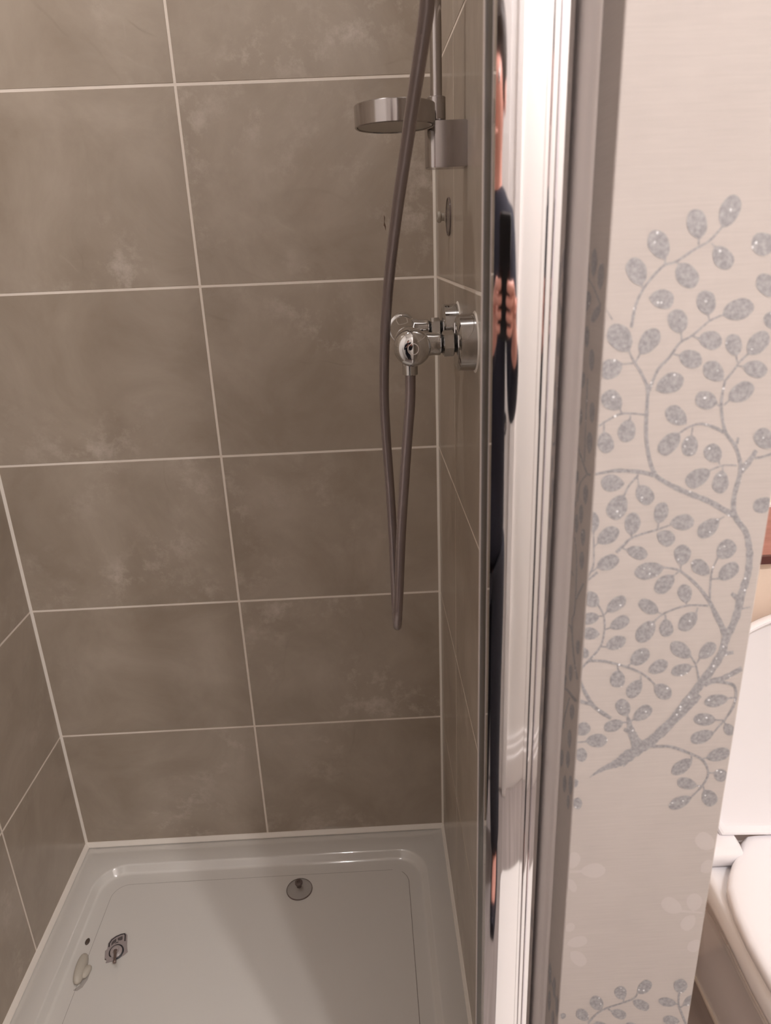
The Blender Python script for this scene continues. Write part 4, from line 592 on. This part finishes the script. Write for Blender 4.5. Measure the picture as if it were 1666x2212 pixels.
V = [(PXc, PYc, 0.78, (0.13, 0.09)), (PXc, PYc, 0.95, (0.12, 0.085)), (PXc, PYc + 0.01, 1.15, (0.14, 0.09)), (PXc, PYc + 0.01, 1.27, (0.10, 0.07)), (PXc, PYc + 0.02, 1.34, 0.052), (PXc, PYc + 0.035, 1.40, 0.055),
     (PXc, PYc + 0.045, 1.455, (0.075, 0.088)), (PXc, PYc + 0.04, 1.525, (0.070, 0.085))]
E_ = [(0, 1), (1, 2), (2, 3), (3, 4), (4, 5), (5, 6), (6, 7)]
for s in (-1, 1):       # legs
    b = len(V)
    V += [(PXc + s * 0.085, PYc, 0.70, 0.083), (PXc + s * 0.095, PYc + 0.015, 0.36, 0.055), (PXc + s * 0.10, PYc - 0.01, 0.18, 0.052), (PXc + s * 0.105, PYc - 0.02, ZF + 0.09, 0.036), (PXc + s * 0.11, PYc - 0.03, ZF + 0.045, 0.036), (PXc + s * 0.12, PYc + 0.10, ZF + 0.03, 0.034), (PXc + s * 0.125, PYc + 0.15, ZF + 0.024, 0.026)]
    E_ += [(0, b), (b, b + 1), (b + 1, b + 2), (b + 2, b + 3), (b + 3, b + 4), (b + 4, b + 5), (b + 5, b + 6)]
for s in (-1, 1):       # arms with hands closed on the phone
    b = len(V); k = s
    wr = PH(k * 0.082, 0.150, 0.060)
    V += [(PXc + s * 0.165, PYc + 0.005, 1.245, 0.055), (PXc + s * 0.225, PYc + 0.07, 0.99, 0.042), (*wr, (0.026, 0.02)), (*PH(k * 0.068, 0.105, 0.028), (0.032, 0.016)), (*PH(k * 0.062, 0.075, 0.018), (0.030, 0.013))]
    E_ += [(3, b), (b, b + 1), (b + 1, b + 2), (b + 2, b + 3), (b + 3, b + 4)]
    for f in range(4):
        d = 0.052 + 0.019 * f; ln = (0.9, 1.0, 0.95, 0.78)[f]; r0 = 0.0088 - 0.0005 * f; c = len(V)
        V += [(*PH(k * 0.056, d, 0.013), r0), (*PH(k * 0.052, d + 0.001, -0.003), r0 * 0.95), (*PH(k * (0.052 - 0.020 * ln), d - 0.002, -0.010), r0 * 0.9), (*PH(k * (0.052 - 0.038 * ln), d - 0.004, -0.009), r0 * 0.8)]
        E_ += [(b + 4, c), (c, c + 1), (c + 1, c + 2), (c + 2, c + 3)]
    c = len(V); V += [(*PH(k * 0.058, 0.100, 0.030), 0.012), (*PH(k * 0.042, 0.078, 0.029), 0.0105), (*PH(k * 0.022, 0.060, 0.023), 0.0090)]
    E_ += [(b + 3, c), (c, c + 1), (c + 1, c + 2)]
body = skin('body', V, E_, M['skin'], t)
# clothing follows the body
T_ = [(PXc, PYc, 0.64, (0.165, 0.125)), (PXc, PYc, 0.92, (0.150, 0.110)), (PXc, PYc + 0.01, 1.13, (0.160, 0.112)), (PXc, PYc + 0.01, 1.27, (0.130, 0.095)), (PXc, PYc + 0.018, 1.345, 0.070)]
TE = [(0, 1), (1, 2), (2, 3), (3, 4)]
for s in (-1, 1):
    b = len(T_); wr = Vector(PH(s * 0.088, 0.175, 0.075))
    T_ += [(PXc + s * 0.160, PYc + 0.006, 1.262, 0.082), (PXc + s * 0.228, PYc + 0.07, 0.985, 0.056), (*wr, 0.036)]
    TE += [(3, b), (b, b + 1), (b + 1, b + 2)]
skin('jumper', T_, TE, M['navy'], t)
Q = [(PXc, PYc, 0.80, (0.148, 0.108))]; QE = []
for s in (-1, 1):
    b = len(Q); Q += [(PXc + s * 0.088, PYc, 0.66, 0.096), (PXc + s * 0.080, PYc + 0.012, 0.36, 0.085), (PXc + s * 0.082, PYc - 0.01, 0.14, 0.078), (PXc + s * 0.105, PYc - 0.02, ZF + 0.035, 0.070)]
    QE += [(0, b), (b, b + 1), (b + 1, b + 2), (b + 2, b + 3)]
skin('trousers', Q, QE, M['jeans'], t)
bm = bmesh.new()
hc = Vector((PXc, PYc + 0.030, 1.505)); rings = []
for k in range(13):
    ph = -0.55 + (PI / 2 + 0.55) * k / 12; ring = []
    for i in range(32):
        a = 2 * PI * i / 32; fr = 1.0 if math.sin(a) < 0.25 else max(0.0, 1 - (math.sin(a) - 0.25) * 1.1 * (1 if ph < 0.5 else 0.15))
        rr = max(math.cos(ph), 0.01); ring.append((hc.x + 0.086 * rr * math.cos(a), hc.y + 0.100 * rr * math.sin(a) * (0.55 + 0.45 * fr), hc.z + 0.098 * math.sin(ph)))
    rings.append(ring)
loft(bm, rings); obj('hair', bm, M['hair'], t, True, 80)
for s in (-1, 1):
    bm = bmesh.new(); blob_r = []
    for k in range(9):
        u_ = k / 8; hw = 0.046 * (math.sin(PI * (0.12 + 0.8 * u_)) ** 0.5); hh = 0.10 - 0.055 * min(1, u_ * 1.6)
        blob_r.append([(PXc + s * (0.108 + 0.02 * u_) + hw * math.cos(a_), PYc - 0.085 + 0.275 * u_, ZF + max(0.0, hh * math.sin(a_)) * 1.0 + 0.001) for a_ in [2 * PI * i / 20 for i in range(20)]])
    loft(bm, blob_r); obj('slipper', bm, M['jeans'], t, True, 60)
# face: nose, eyes, mouth, ears
bm = bmesh.new(); loft(bm, [[(PXc - w_, PYc + 0.122 + o_, z), (PXc, PYc + 0.128 + o_ * 1.6, z), (PXc + w_, PYc + 0.122 + o_, z)] for z, w_, o_ in ((1.475, 0.006, 0.0), (1.455, 0.009, 0.006), (1.438, 0.014, 0.010), (1.430, 0.010, 0.0))]); obj('nose', bm, M['skin'], t, True, 80)
for s in (-1, 1):
    bm = bmesh.new(); bmesh.ops.create_uvsphere(bm, u_segments=16, v_segments=10, radius=0.0095, matrix=Matrix.Translation((PXc + s * 0.031, PYc + 0.113, 1.478))); ey = obj('eye', bm, M['gloss'], t, True)
    bm = bmesh.new(); bmesh.ops.create_uvsphere(bm, u_segments=14, v_segments=8, radius=0.0052, matrix=Matrix.Translation((PXc + s * 0.031, PYc + 0.1192, 1.477))); obj('iris', bm, M['hair'], ey, True)
    bm = bmesh.new(); bmesh.ops.create_uvsphere(bm, u_segments=16, v_segments=10, radius=0.026, matrix=Matrix.Translation((PXc + s * 0.077, PYc + 0.035, 1.462)) @ Matrix.Diagonal((0.35, 0.7, 1.2, 1))); obj('ear', bm, M['skin'], t, True)
bm = bmesh.new(); bmesh.ops.create_uvsphere(bm, u_segments=16, v_segments=8, radius=0.024, matrix=Matrix.Translation((PXc, PYc + 0.112, 1.405)) @ Matrix.Diagonal((1.0, 0.4, 0.28, 1))); obj('mouth', bm, M['skin'], t, True)
# phone: the photograph is taken through its lens
ph = thing('phone', 'black phone held upright in both hands in front of the shower, out of frame', 'phone', tuple(CP + down * 0.05 - fwd * 0.009))
bm = bmesh.new(); poly = rrect(-0.037, 0.037, -0.078, 0.078, 0.008); cc = CP + down * 0.05
a = [bm.verts.new(cc + right * p[0] + down * p[1] - fwd * 0.005) for p in poly]; b = [bm.verts.new(cc + right * p[0] + down * p[1] - fwd * 0.0125) for p in poly]
bm.faces.new(a[::-1]); bm.faces.new(b)
for i in range(len(a)): bm.faces.new((a[i], a[(i + 1) % len(a)], b[(i + 1) % len(a)], b[i]))
obj('phone_body', bm, M['phone'], ph, True, 40)
